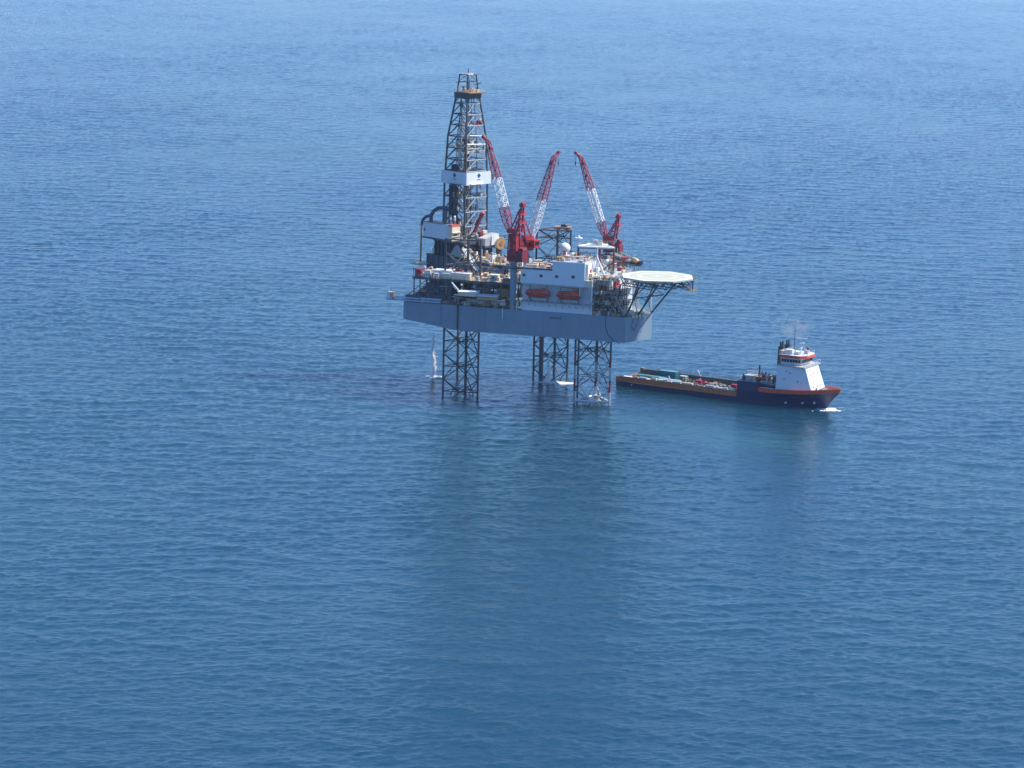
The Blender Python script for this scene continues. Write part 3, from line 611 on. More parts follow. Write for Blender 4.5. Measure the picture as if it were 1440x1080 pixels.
t.tube((DC[0]-1.9, DC[1]-2, 100.1), (DC[0]+4.2, DC[1]+2.6, 100.3), .2, 6, 1); t.tube((DC[0], DC[1], 94), (DC[0], DC[1], 101.8), .14, 6, 0); t.tube((DC[0], DC[1], 95), (DC[0], DC[1], 97.6), .5, 8, 0)
t.tube((DC[0]-3.2, DC[1]-2.6, 97.2), (DC[0]-1.4, DC[1]-1.8, 97.4), .12, 5, 0); t.tube((DC[0]+1.6, DC[1]+1.2, 96.6), (DC[0]+4.0, DC[1]+2.2, 97.4), .14, 5, 0)
der.part('crown_frame', t, ['steel', 'lgrey'], tower)
# racking board level and top drive
t = MB(); t.tube((DC[0]+.2, DC[1]-.6, 69.5), (DC[0]+.2, DC[1]-.6, 77.5), .62, 8, 0); t.rbox((DC[0]+.2, DC[1]-.6, 76.5), 1.8, 1.5, 2.6, 20, 1); t.tube((DC[0]+.2, DC[1]-.6, 79), (DC[0]+.2, DC[1]-.6, 92.6), .16, 5, 3); t.ball((DC[0]+.3, DC[1]-.8, 79.5), .75, 10, 6, 2)
t.rbox((DC[0]+.2, DC[1]-.6, 66), 1.3, 1.3, 3.6, 20, 1)
der.part('top_drive', t, ['ochre', 'brown', 'cream', 'dark'], tower)
t = MB(); rg = random.Random(18)
t.box(DC[0]-3.9, DC[0]-.6, DC[1]-4.1, DC[1]+3.8, 76.2, 76.4, 0); t.box(DC[0]+1.4, DC[0]+4.2, DC[1]-3.8, DC[1]+3.9, 74.6, 74.8, 0); t.box(DC[0]-3, DC[0]+4.2, DC[1]+2.0, DC[1]+4.0, 77.4, 77.55, 0)
for i in range(30): t.rbox((DC[0]+rg.uniform(-3.7, 4), DC[1]+rg.uniform(-3.7, 3.7), rg.choice((68.9, 74.8, 76.4, 77.5))), rg.uniform(.3, 1.2), rg.uniform(.3, 1.0), rg.uniform(.3, 1.4), rg.choice((0, 30)), rg.choice((0, 1, 2, 3, 3)))
part_each(der, 'racking_platform', t, ['lgrey', 'ochre', 'white', 'cream'], tower); t = MB()
t.rail([(DC[0]+4.4, DC[1]-3.8, 74.8), (DC[0]+4.4, DC[1]+3.8, 74.8)], m=3, r=.09); t.rail([(DC[0]-3.9, DC[1]-4.4, 76.4), (DC[0]-.6, DC[1]-4.4, 76.4)], m=3, r=.09)
t.tube((DC[0]+4.4, DC[1]-4.2, 77.7), (DC[0]+4.4, DC[1]+4.2, 77.4), .22, 6, 2); t.tube((DC[0]+4.6, DC[1]-3.2, 80.6), (DC[0]+4.6, DC[1]+4, 80.0), .2, 6, 2)
der.part('platform_railing', t, ['lgrey', 'ochre', 'white', 'cream'], tower)
# wind walls round the racking board
HWW = 5.75
def wall(name, a_, b_, z0, z1, th, outward, mats):
    w_ = MB(); ox, oy = outward[0]*th, outward[1]*th
    w_.hexa([(a_[0], a_[1], z0), (b_[0], b_[1], z0), (b_[0]-ox, b_[1]-oy, z0), (a_[0]-ox, a_[1]-oy, z0), (a_[0], a_[1], z1), (b_[0], b_[1], z1), (b_[0]-ox, b_[1]-oy, z1), (a_[0]-ox, a_[1]-oy, z1)], 0)
    return der.part(name, w_, mats)
x0, x1, y0, y1 = DC[0]-HWW, DC[0]+HWW, DC[1]-HWW, DC[1]+HWW; ch_ = .55
wl = wall('wind_wall', (x0, y0), (x1-ch_, y0), 64.6, 68.7, .15, (0, -1), ['cleanwhite'])
wr = wall('wind_wall', (x1, y0+ch_), (x1, y1), 64.6, 68.7, .15, (1, 0), ['cleanwhite'])
wall('wind_wall', (x1-.15, y1), (x0, y1), 64.6, 68.7, .15, (0, 1), ['cleanwhite']); wall('wind_wall', (x0, y1-.16), (x0, y0+.16), 64.6, 68.7, .15, (-1, 0), ['cleanwhite'])
wall('wind_wall', (x1-ch_, y0), (x1, y0+ch_), 64.6, 68.7, .15, (.7, -.7), ['cleanwhite'])
def emblem(face, c0, z, par):
    t = MB()                                                      # dark four-petal diamond with a caption and a line of small lettering below
    def put(a0, a1, z0, z1):
        if face == 'v': t.box(DC[0]+a0, DC[0]+a1, y0-.03, y0-.002, z0, z1, 0)
        else: t.box(x1+.002, x1+.03, DC[1]+a0, DC[1]+a1, z0, z1, 0)
    for dx, dz in ((0, .42), (0, -.42), (.42, 0), (-.42, 0)):
        for k in range(5):
            hh = .34*(1-abs(k-2)/3); put(c0+dx-.35+.14*k, c0+dx-.35+.14*(k+1)-.001, z+dz-hh, z+dz+hh) if k % 2 == 0 or True else 0
    for i in range(5): put(c0-.8+.33*i, c0-.8+.33*i+.22, z-1.45, z-1.2)
    return der.part('emblem', t, 'navy', par)
emblem('v', .6, 67.5, wl); emblem('u', .3, 67.5, wr)
t = MB(); t.box(x1+.03, x1+.9, DC[1]-3.6, DC[1]+2.0, 64.75, 64.95, 0); t.box(DC[0]-1.8, DC[0]+5, y0-.8, y0-.03, 64.7, 64.8, 1)
der.part('wall_walkway', t, ['cream', 'steel'])
# drill floor and substructure
t = MB(); t.box(DC[0]-7.5, DC[0]+7.2, DC[1]-7.2, DC[1]+7.2, 45.4, 46.25, 0); t.box(DC[0]-7, DC[0]+6, DC[1]-6.2, DC[1]+6.2, 41.0, 45.4, 1)
t.box(DC[0]+2.8, DC[0]+7.4, DC[1]-7.3, DC[1]+5.5, 41.3, 41.7, 3); t.hexa([(DC[0]+1, DC[1]-7.4, 41.7), (DC[0]+7, DC[1]-7.4, 41.7), (DC[0]+7, DC[1]-7.1, 41.7), (DC[0]+1, DC[1]-7.1, 41.7), (DC[0]+3.5, DC[1]-7.4, 45.2), (DC[0]+5, DC[1]-7.4, 45.2), (DC[0]+5, DC[1]-7.1, 45.2), (DC[0]+3.5, DC[1]-7.1, 45.2)], 2)
for x in np.arange(-7, 7, 1.8): t.box(DC[0]+x, DC[0]+x+.25, DC[1]-7.0, DC[1]-6.2, 41, 45.4, 1)
t.tube((DC[0]+7.3, DC[1]-6.5, 45.5), (DC[0]+7.3, DC[1]-1.5, 41.4), .3, 6, 3); t.tube((DC[0]+7.3, DC[1]+4.5, 45.5), (DC[0]+7.3, DC[1]-1.0, 41.4), .25, 6, 3)
t.rail([(DC[0]+7.1, DC[1]-7.1, 46.2), (DC[0]+7.1, DC[1]+7.1, 46.2)], m=3); t.rail([(DC[0]-7.4, DC[1]-7.1, 46.2), (DC[0]-1, DC[1]-7.1, 46.2)], m=3)
floor_ = der.part('drill_floor', t, ['steel', 'darkblue', 'grey', 'tan'])
clutter(der, floor_, None, DC[0]-6.5, DC[0]+6.8, DC[1]-6.6, DC[1]+6.6, 46.26, 90, 41, WL, hmax=3.2, long=4); clutter(der, floor_, None, DC[0]+2.5, DC[0]+7, DC[1]-7, DC[1]+5, 41.7, 40, 42, WL, hmax=1.8, long=3)
for k_, z_ in enumerate((51, 55.7, 60.3, 76.4, 83.6)): clutter(der, tower, None, DC[0]-3.4, DC[0]+3.4, DC[1]-3.4, DC[1]+3.4, z_, 12, 60+k_, WL, 2.0, 4)
# driller's house with its sunlit end and red coaming
t = MB(); t.box(-44.3, -32.6, -8.4, -4.4, 46.9, 51.6, 0); t.box(-32.58, -30.6, -8.3, -4.6, 46.6, 51.4, 1); t.box(-32.5, -30.5, -8.4, -4.5, 51.41, 51.8, 2); t.box(-44.4, -36, -8.5, -4.3, 51.61, 51.75, 3)
t.box(-44.0, -43.3, -8.45, -8.39, 48.7, 49.6, 4); t.box(-30.62, -30.5, -7.6, -6.1, 48.4, 48.8, 4); t.box(-30.62, -30.1, -8.3, -4.7, 49.3, 49.5, 1); t.box(-44.5, -30.6, -8.5, -4.3, 46.3, 46.88, 5)
der.part('drillers_house', t, ['cleanwhite', 'cream', 'orange', 'brown', 'dark', 'darkblue'])
# ventilation ducts
t = MB()
t.path([(-43.2, -6, 51.7), (-43.2, -6, 53.6), (-42.4, -5.6, 55.2), (-41.0, -4.8, 56.2), (-38.8, -3.6, 56.3), (-37.6, -2.9, 55.8)], .62, 10, 0); t.path([(-46.6, -7.0, 50.4), (-46.0, -7.0, 52.0), (-44.6, -6.8, 53.2), (-43.2, -6.0, 53.6)], .5, 10, 0); t.tube((-46.6, -7, 50.4), (-46.8, -7, 38), .3, 8, 1); t.tube((-45.7, -7.9, 50.0), (-45.9, -8, 38), .2, 8, 1)
t.path([(-38.8, -3.6, 56.3), (-38.0, -4.4, 51.8)], .6, 8, 0)
der.part('vent_duct', t, ['darkblue', 'ochre', 'lgrey'])
for x in (-33.9, -32.0):
    t = MB(); t.path([(x, -5.6, 51.6), (x, -5.8, 53.8), (x+.5, -6.4, 54.5), (x+1.1, -7.0, 54.1), (x+1.2, -7.2, 53.3)], .38, 8, 0); der.part('vent_duct', t, 'lgrey')
t = MB(); t.tube((DC[0]+4.9, DC[1]-1.6, 47), (DC[0]+5.9, DC[1]+1.8, 54.5), .6, 8, 0); t.ball((DC[0]+6, DC[1]+2, 55), .8, 10, 6, 1); t.tube((DC[0]+4.2, DC[1]-3.5, 46.3), (DC[0]+5.6, DC[1]-.2, 54), .3, 6, 2); t.box(DC[0]+5, DC[0]+6.5, DC[1]+.8, DC[1]+2.2, 46.3, 49, 0)
der.part('mud_standpipe', t, ['darkred', 'brightred', 'lgrey'])
# grey hopper and round hose reel on the bow side of the floor
t = MB(); t.box(-27.7, -24.6, 1.0, 6.5, 44.4, 45.0, 1); t.hexa([(-27.8, 1, 45), (-24.7, 1, 45), (-24.7, 6.4, 45), (-27.8, 6.4, 45), (-27.8, .8, 47.4), (-24.4, .8, 47.4), (-24.4, 6.8, 48.8), (-27.8, 6.8, 48.8)], 0); t.box(-27.7, -26.4, 1.2, 6, 40.9, 44.4, 1); t.box(-24.38, -24.3, 3.5, 6.7, 45.2, 48.6, 2)
der.part('mud_hopper', t, ['lgrey', 'darkblue', 'white'])
t = MB(); t.tube((-25.2, 7.0, 45.6), (-23.6, 7.0, 45.6), 1.9, 20, 0); t.tube((-23.6, 7.0, 45.6), (-23.4, 7.0, 45.6), 2.05, 20, 1); t.tube((-25.4, 7.0, 45.6), (-25.2, 7.0, 45.6), 2.05, 20, 1); t.tube((-23.4, 7.0, 45.6), (-23.2, 7.0, 45.6), .7, 12, 2); t.box(-25, -23.8, 6.3, 7.7, 40.9, 43.9, 3)
der.part('hose_reel', t, ['cream', 'ochre', 'brown', 'steel'])
# white ramp down to the pipe deck
t = MB(); t.hexa([(-20.6, -7.2, 38.2), (-19.2, -5.9, 38.2), (-19.6, -5.6, 38.2), (-21, -6.9, 38.2), (-27.6, -6.6, 44.4), (-26.2, -5.3, 44.4), (-26.6, -5.0, 44.4), (-28, -6.3, 44.4)], 0); t.tube((-20, -7.4, 38.3), (-27.2, -6.6, 45), .14, 6, 1)
der.part('pipe_ramp', t, ['cleanwhite', 'cream'])

# ================================================================== CRANES
def beam_truss(mb, stations, m_of, rc=.155, rb=.085):
    """stations: list of (centre, side vector, up vector, half-width, half-depth)."""
    n = len(stations)
    P = [[(c+s*w*a+u*h*b) for a, b in ((-1, -1), (1, -1), (1, 1), (-1, 1))] for c, s, u, w, h in stations]
    for k in range(n-1):
        m = m_of((k+.5)/(n-1))
        for i in range(4):
            j = (i+1) % 4
            mb.tube(P[k][i], P[k+1][i], rc, 5, m); mb.tube(P[k+1][i], P[k+1][j], rb, 4, m)
            mb.tube(P[k][i], P[k+1][j], rb, 4, m) if k % 2 else mb.tube(P[k][j], P[k+1][i], rb, 4, m)
def crane(label, u, v, z0, zp, zh, az_world, r, ztip, foot_z, bands, colours, ped, gantry_h=8.5, cab=(2.4, 2.0)):
    az = R(az_world)-RIG.a; d = Vector((math.cos(az), math.sin(az), 0)); sdv = Vector((-d.y, d.x, 0))
    base = Vector((u, v, z0)); T = Thing('pedestal_crane', label, 'crane', RIG, (u, v, z0))
    t = MB(); t.tube((u, v, z0), (u, v, zp), ped[1], 14, 0); t.tube((u, v, zp-.5), (u, v, zp), ped[1]+.5, 14, 0); t.tube((u, v, zp-2.2), (u, v, zp-2.0), ped[1]+1.6, 12, 1)
    t.rail([(u-2.4, v-1, zp-2), (u, v-2.5, zp-2), (u+2.4, v-1, zp-2), (u+1.5, v+2, zp-2)], m=1)
    T.part('pedestal', t, [ped[0], 'steel'])
    deg = math.degrees(az); c = Vector((u, v, zp))
    t = MB(); back = c-d*1.2
    hh = zh-zp
    t.rbox((c.x, c.y, zp+.05), 3.0, 2.9, hh*.32, deg, 0); t.rbox((back.x-d.x*1.6, back.y-d.y*1.6, zp+.05), 2.6, 3.7, min(3.4, hh*.45), deg, 2)      # slewing base and winch house
    t.rbox((c.x, c.y, zp+hh*.32+.05), 2.3, 2.0, hh*.5, deg, 0); t.rbox((c.x+d.x*.3, c.y+d.y*.3, zh-1.5), 3.1, 2.7, 1.3, deg, 1)
    for sg in (-1, 1):                                                   # corner legs and stiffeners of the king post
        for e2 in (-1, 1): p = c+d*1.5*e2+sdv*1.45*sg; q = c+d*1.2*e2+sdv*1.2*sg; t.tube((p.x, p.y, zp), (q.x, q.y, zh-1.4), .2, 6, 2 if e2 < 0 else 0)
        p = c-d*1.5+sdv*1.45*sg; q = c+d*1.2+sdv*1.2*sg; t.tube((p.x, p.y, zp+hh*.3), (q.x, q.y, zh-1.6), .14, 5, 0)
    for k in range(2 if hh < 7 else 3):
        zz = zp+1.2+k*min(2.8, hh*.36)
        for sg in (1, -1):
            if sg < 0 and k == 0: continue
            q = c+sdv*2.0*sg; t.rbox((q.x, q.y, zz), 4.4-k*.5, .9, .12, deg, 2); p0 = q-d*2.1+sdv*.4*sg; p1 = q+d*2.1+sdv*.4*sg; t.rail([(p0.x, p0.y, zz+.1), (p1.x, p1.y, zz+.1)], m=1, r=.07)
    q = c-d*3.4; t.tube((q.x-sdv.x*1.3, q.y-sdv.y*1.3, zp+3.6), (q.x+sdv.x*1.3, q.y+sdv.y*1.3, zp+3.6), .7, 10, 2); t.rbox((q.x+d.x*.4, q.y+d.y*.4, zp+min(3.4, hh*.45)), 1.6, 2.6, .9, deg, 0)
    for k in range(7): t.tube((c.x+sdv.x*1.9-d.x*1.0, c.y+sdv.y*1.9-d.y*1.0, zp+k*hh/7), (c.x+sdv.x*1.9-d.x*.6, c.y+sdv.y*1.9-d.y*.6, zp+k*hh/7), .06, 4, 1)
    house = T.part('machine_house', t, [colours[0], colours[1], colours[2]])
    t = MB(); q = c+d*1.4-sdv*2.5; t.rbox((q.x, q.y, zp+1.0), cab[0], cab[1], 2.5, deg, 0); q2 = q+d*(cab[0]/2+.02); t.rbox((q2.x, q2.y, zp+1.9), .06, cab[1]*.8, 1.3, deg, 1)
    q3 = q-sdv*(cab[1]/2+.02); t.rbox((q3.x, q3.y, zp+1.9), cab[0]*.7, .06, 1.2, deg, 1)
    T.part('operator_cab', t, [colours[1], 'glass'])
    # gantry: leaning A-frame with platforms
    t = MB(); gb = c-d*1.8; gt = c-d*2.8; gz = zh+gantry_h-1.5
    for sg in (-1, 1):
        a_ = gb+sdv*1.5*sg; b_ = gt+sdv*.8*sg; t.tube((a_.x, a_.y, zh-1.2), (b_.x, b_.y, gz), .26, 6, 0)
        a2 = c+d*.6+sdv*1.3*sg; t.tube((a2.x, a2.y, zh-.2), (b_.x, b_.y, gz), .2, 6, 0)
        for k in range(5):
            f = (k+1)/6; p = lerp((a_.x, a_.y, zh-1.2), (b_.x, b_.y, gz), f); q = lerp((a2.x, a2.y, zh-.2), (b_.x, b_.y, gz), f); t.tube(p, q, .12, 5, 0)
    for k in range(6):
        f = k/6; p = lerp(tuple(gb+sdv*1.5)[:2]+(zh-1.2,), tuple(gt+sdv*.8)[:2]+(gz,), f); q = lerp(tuple(gb-sdv*1.5)[:2]+(zh-1.2,), tuple(gt-sdv*.8)[:2]+(gz,), f); t.tube(p, q, .12, 5, 0)
    for f in (.35, .68):
        p = lerp(tuple(gb)+(), tuple(gt), f); z = zh-1.2+(gz-zh+1.2)*f; t.rbox((p[0], p[1], z), 2.6, 3.0, .12, deg, 1); t.rail([(p[0]-sdv.x*1.4-d.x, p[1]-sdv.y*1.4-d.y, z), (p[0]+sdv.x*1.4-d.x, p[1]+sdv.y*1.4-d.y, z)], m=1)
    t.rbox((gt.x, gt.y, gz-.2), 1.5, 1.8, .9, deg, 0); t.tube((gt.x-sdv.x*.8, gt.y-sdv.y*.8, gz+.9), (gt.x+sdv.x*.8, gt.y+sdv.y*.8, gz+.9), .4, 8, 0)
    T.part('gantry', t, [colours[0], colours[1]])
    # lattice boom
    foot = c+d*1.6; foot.z = foot_z; tip = Vector((u+d.x*r, v+d.y*r, ztip)); ax = (tip-foot).normalized(); up = sdv.cross(ax); L = (tip-foot).length
    st = []; nS = 22; Lb = L-1.9
    for k in range(nS+1):
        f = k/nS; w_ = (.95+.35*min(1, f*5)) if f < .55 else 1.3-(f-.55)/.45*.75; h_ = min(.35+f*5, 1.0) if f < .55 else 1.0-(f-.55)/.45*.5
        st.append((foot+ax*(Lb*f), sdv, up, w_, h_))
    t = MB(); beam_truss(t, st, lambda f: 1 if bands[0] < f < bands[1] else (0 if f > bands[1] else 2)); boom = T.part('boom', t, [colours[0], 'white', colours[0]])
    t = MB(); e_ = foot+ax*Lb; nose = e_+ax*1.5+d*1.3
    for sg in (-1, 1):
        for b_ in (-.5, .5): t.tube(e_+sdv*.5*sg+up*b_, nose+sdv*.25*sg, .16, 5, 0)
    T.part('boom_head', t, colours[0], boom); t = MB(); t.tube(nose-sdv*.45, nose+sdv*.45, .5, 10, 0); T.part('sheave', t, colours[0], boom); t = MB(); k_ = e_-ax*2.2-up*.4; t.tube(k_-sdv*.5, k_+sdv*.5, .55, 10, 1)
    T.part('sheave', t, [colours[0], 'darkred'], boom)
    # hoist lines, hook blocks, topping lines
    t = MB(); h1 = nose-Vector((0, 0, 3.0)); t.tube(nose, h1, .05, 4, 0); t.tube(h1, h1-Vector((0, 0, .9)), .28, 8, 0, .18); t.path([h1-Vector((0, 0, .9)), h1-Vector((0, 0, 1.3))+d*.15, h1-Vector((0, 0, 1.45))-d*.12], .08, 5, 0)
    T.part('hook_block', t, 'steel', boom)
    t = MB(); h2 = foot+ax*(Lb*.86)-up*.6; t.tube(h2, h2-Vector((0, 0, 2.2)), .05, 4, 0); t.tube(h2-Vector((0, 0, 2.2)), h2-Vector((0, 0, 3.6)), .35, 8, 0, .22)
    T.part('hook_block', t, 'dark', boom)
    t = MB(); gp = Vector((gt.x, gt.y, gz+1))
    for sg in (-.5, .5): t.tube(gp+sdv*sg, e_+up*.5+sdv*sg*.8, .045, 4)
    T.part('topping_line', t, 'steel', boom)
    lm = MB(); q = foot+ax*(Lb*(bands[1]+.02))+up*1.1; lm.rbox((q.x, q.y, q.z), .7, .7, .5, deg); T.part('floodlight', lm, 'cleanwhite', boom)
    return T
RD = ('red', 'brightred', 'darkred')
crane('red lattice boom crane on a blue-grey pedestal at the near hull side', 6.0, -16.0, 30, 45.2, 55.5, 150, 10.8, 83.6, 54.2, (.27, .58), RD, ('hull', 1.0), 8.6)
crane('red lattice boom crane on a pale pedestal, just behind the near crane', -3.0, -1.5, 30, 46.4, 51.2, 40, 11.2, 77.4, 50.2, (.02, .45), RD, ('lgrey', .95), 8.5)
crane('red lattice boom crane standing behind the helideck and the white accommodation roof', 6.1, 27.1, 30, 44.6, 50.0, 160, 11.2, 76.4, 49.6, (.17, .58), RD, ('lgrey', .95), 7.5, (2.8, 2.3))

# ================================================================== LIFEBOATS
lb = Thing('lifeboat', 'enclosed orange-red lifeboat hung on the white wall, nearer the derrick', 'lifeboat', RIG, N(44.3, .2, 34.2), 'enclosed lifeboats')
def lifeboat_mesh(s0):
    f = MB(lambda p: N(s0+p[0], .2+p[1], p[2])); secs = []
    n = 14
    for i in range(15):
        x = -3.9+7.8*i/14; e_ = (1-abs(x/3.95)**3.2)**.5 if abs(x) < 3.95 else 0
        ring_ = []
        for k in range(n):
            a_ = 2*math.pi*k/n; y = 1.35*e_*math.cos(a_); z = 35.65+(1.25*math.sin(a_) if math.sin(a_) > 0 else 1.35*math.sin(a_))*(.35+.65*e_)
            ring_.append((x, y, z))
        secs.append(ring_)
    vs = [p for r_ in secs for p in r_]; fs = [(i*n+k, i*n+(k+1) % n, (i+1)*n+(k+1) % n, (i+1)*n+k) for i in range(14) for k in range(n)] + [tuple(range(n)), tuple(range(14*n, 15*n))]
    f.add(vs, fs, 0); return f
hl = lb.part('boat_hull', lifeboat_mesh(44.3), 'boatred', smooth=True)
t = MB(lambda p: N(44.3+p[0], .2+p[1], p[2])); t.box(-3.7, 3.7, -1.42, -1.28, 35.55, 35.75, 0); t.box(1.2, 2.6, -.6, .6, 36.7, 37.35, 1)
for x in (-1.9, -.7, .5): t.box(x, x+.5, -1.28, -1.16, 36.1, 36.45, 2)
lb.part('fender', t, ['darkred', 'boatred', 'glass'], hl)
t = MB(lambda p: N(44.3+p[0], .2+p[1], p[2]))
for x in (-2.8, 2.8): t.path([(x, 1.9, 33.2), (x, .4, 38.0), (x, -.4, 38.3)], .16, 6, 0); t.tube((x, -.2, 38.2), (x, -.1, 36.6), .05, 4, 1); t.tube((x, .3, 34.3), (x, .1, 33.1), .2, 6, 0); t.tube((x-.8, -.7, 33.05), (x, -.2, 34.4), .08, 5, 1); t.tube((x+.8, -.7, 33.05), (x, -.2, 34.4), .08, 5, 1)
lb.part('davit', t, ['grey', 'dark'])
lb2 = lb.o.copy(); COL.objects.link(lb2); lb2.location = RIG.w(N(54.3, .2, 34.2)); lb2['label'] = 'enclosed orange-red lifeboat hung on the white wall, nearer the helideck'
for ch0 in list(lb.o.children):
    c1 = ch0.copy(); COL.objects.link(c1); c1.parent = lb2
    for g0 in ch0.children: g1 = g0.copy(); COL.objects.link(g1); g1.parent = c1
t = MB(lambda p: N(*p)); t.box(51.5, 57.3, .9, 1.9, 37.55, 37.7, 0); t.box(57.9, 58.2, -.5, .4, 35.5, 38.2, 0); rig.part('boat_canopy', t, 'cream', acc)

# ================================================================== LOOSE CARGO ON THE PLATFORM
def deckbox(name, label, cat, s, d, z, L, W, H, mats, deg=0, group=None, lid=True, kind=0, fall=0.0):
    """Skid-mounted box with corner posts, lid and sling; or a horizontal tank on saddles."""
    b_ = N(s, d, z); rot = math.degrees(math.atan2(EN[1], EN[0]))+deg; T = Thing(name, label, cat, RIG, b_, group)
    t = MB()
    if kind == 0:
        t.rbox((b_[0], b_[1], z+.15), L, W, H-.15, rot, 0); t.rbox(b_, L*.94, W*.94, .15, rot, 1); T.part('body', t, mats)
        if lid:
            t = MB(); t.rbox((b_[0], b_[1], z+H), L+.2, W+.2, .14, rot, 0); t.v = [(x, y, zz+(fall if i in (2, 3, 6, 7) else 0)) for i, (x, y, zz) in enumerate(t.v)]; T.part('lid', t, [mats[1]])
    else:
        a_ = R(rot); e_ = Vector((math.cos(a_), math.sin(a_), 0))*L/2; c_ = Vector(b_)+Vector((0, 0, H/2+.3)); t.tube(c_-e_, c_+e_, H/2, 14, 0); t.ball(tuple(c_-e_), H/2, 12, 8, 0); t.ball(tuple(c_+e_), H/2, 12, 8, 0); T.part('vessel', t, [mats[0]], smooth=False)
        t = MB(); 
        for f in (-.6, .6): q = c_+e_*f; t.rbox((q.x, q.y, z), .4, H*.9, H*.5, rot, 0)
        T.part('saddle', t, [mats[1]])
    return T
deckbox('cargo_container', 'dark red cargo container at the stern end of the pipe deck', 'container', 4.2, 2.2, 38, 1.9, 2.2, 2.3, ['red', 'darkred'])
deckbox('storage_tank', 'small white box tank beside the dark red container', 'tank', 7.2, 2.3, 38, 1.5, 1.8, 2.0, ['white', 'cream'])
deckbox('deck_shelter', 'long low white shelter on the pipe deck near the stern, beside the dark leg', 'shelter', 12.0, 4.6, 38, 6.0, 3.0, 2.1, ['white', 'white'], 0, None, True, 0, .2)
deckbox('cargo_container', 'long white container on the pipe deck inside the dark leg', 'container', 18.2, 3.0, 38, 6.2, 2.6, 1.9, ['cream', 'white'])
deckbox('cargo_basket', 'cream cargo basket in front of the low white shelter', 'basket', 13.6, 1.9, 38, 2.6, 1.4, 1.5, ['cream', 'lgrey'])
deckbox('cargo_container', 'small white container on the pipe deck between the leg and the near crane', 'container', 28.3, 5.5, 38, 2.9, 2.0, 1.7, ['lgrey', 'cleanwhite'])
deckbox('work_cabin', 'white flat-roofed cabin on the lower platform under the pipe deck', 'cabin', 22.0, -1.0, 33.56, 6.0, 4.2, 1.2, ['cream', 'white'], 0, None, True, 0, .15)
deckbox('canopy_skid', 'white canopied skid beside the flat-roofed cabin, directly above the railed platform', 'skid', 28.4, -1.1, 33.0, 6.6, 3.8, .9, ['ochre', 'white'], 6, None, True, 0, .15)
deckbox('storage_tank', 'rusty red lying tank high behind the pipe deck, near the drill floor', 'tank', 13.8, 11.0, 38, 2.2, 1.6, 1.9, ['darkred', 'steel'], 0, None, True, 1)
deckbox('mud_tank', 'brown box tank on the lower deck beside the near crane pedestal', 'tank', 32.0, 4.0, 33.5, 4.0, 2.4, 2.2, ['brown', 'ochre'])
# slanting white davit arms
T = Thing('davit_arm', 'pair of slanting white davit arms leaning over the lower deck', 'davit', RIG, N(19.3, -.4, 33.5)); t = MB(lambda p: N(*p))
t.tube((19.6, -.4, 33.6), (16.1, -.6, 37.3), .24, 6, 0); T.part('arm', t, 'cleanwhite'); t = MB(lambda p: N(*p)); t.tube((18.6, .2, 33.6), (16.4, 0, 36.2), .17, 6, 0); T.part('arm', t, 'lgrey'); t = MB(lambda p: N(*p)); t.box(17, 21, -1.0, .8, 33.3, 33.56, 0); T.part('base', t, 'cream')
# cargo on the low roof of the accommodation
rg = random.Random(77); names = [('white', 'crate'), ('lgrey', 'crate'), ('cream', 'crate'), ('brightred', 'crate'), ('white', 'bin'), ('orange', 'crate'), ('lgrey', 'bin'), ('cream', 'bin')]
k = 0; spots = [(40.2, 4), (42.4, 2.6), (44.4, 3.6), (46.7, 2.8), (41, 8), (43.2, 7), (45.6, 8.4), (47.4, 6.8), (40.6, 12), (43, 11.6), (45.2, 13), (47.3, 11.8)]
for s, d in spots:
    mname = ['white', 'lgrey', 'cream', 'brown', 'white', 'red', 'lgrey', 'orange', 'cream', 'white', 'grey', 'orange'][k]; b_ = N(s, d, 43.13); t = MB(); L = rg.uniform(1.2, 2.3); W = rg.uniform(.7, 1.3); H = rg.uniform(.6, 1.2); a_ = 28+rg.uniform(-25, 25)
    t.rbox(b_, L*.9, W*.9, .12, a_, 1); t.rbox((b_[0], b_[1], 43.25), L, W, H, a_, 0); t.rbox((b_[0], b_[1], 43.25+H), L*1.04, W*1.04, .08, a_, 1)
    solo('cargo_crate', t, [mname, 'cream'], f"{dict(white='white', lgrey='pale grey', cream='cream', brown='brown', red='dark red', orange='orange', grey='mid grey')[mname]} crate, {('first', 'second', 'third', 'fourth')[k % 4]} from the near crane, {('front', 'middle', 'back')[k//4]} row on the low roof", 'crate', RIG, b_, 'crates on the low roof'); k += 1
# pipes stacked on the far side deck
for i, (u0, v0, u1, v1, z, col, n_, lab) in enumerate(((8.5, 27.5, 27, 17.8, 44.2, 'green', 7, 'dark green pipe bundle on the far deck edge behind the helideck'), (9, 25.6, 25, 17.2, 44.2, 'pipe', 6, 'rusty grey pipe bundle beside the dark green pipes behind the helideck'))):
    T = Thing('pipe_bundle', lab, 'pipe bundle', RIG, (u0, v0, z)); t = MB(); dv = Vector((u1-u0, v1-v0, 0)).normalized(); pv = Vector((-dv.y, dv.x, 0))
    for k in range(n_):
        for h in range(2): o_ = pv*(k*.34-1+h*.17)+Vector((0, 0, .25+h*.32)); t.tube(Vector((u0, v0, z))+o_, Vector((u1, v1, z))+o_, .16, 6, 0)
    T.part('pipes', t, col); t = MB()
    for f in (.1, .5, .9): q = lerp((u0, v0, z), (u1, v1, z), f); t.rbox((q[0], q[1], z-.1), .2, 3, .12, math.degrees(math.atan2(dv.y, dv.x)), 0); t.tube((q[0], q[1], z), (q[0], q[1], z+2.2), .1, 5, 0)
    T.part('rack_post', t, 'lgrey')
t = MB(); t.hexa([(5, 30.5, 43.6), (29.5, 17.4, 43.6), (28, 15, 43.6), (5, 24, 43.6), (5, 30.5, 44.0), (29.5, 17.4, 44), (28, 15, 44), (5, 24, 44)], 0)
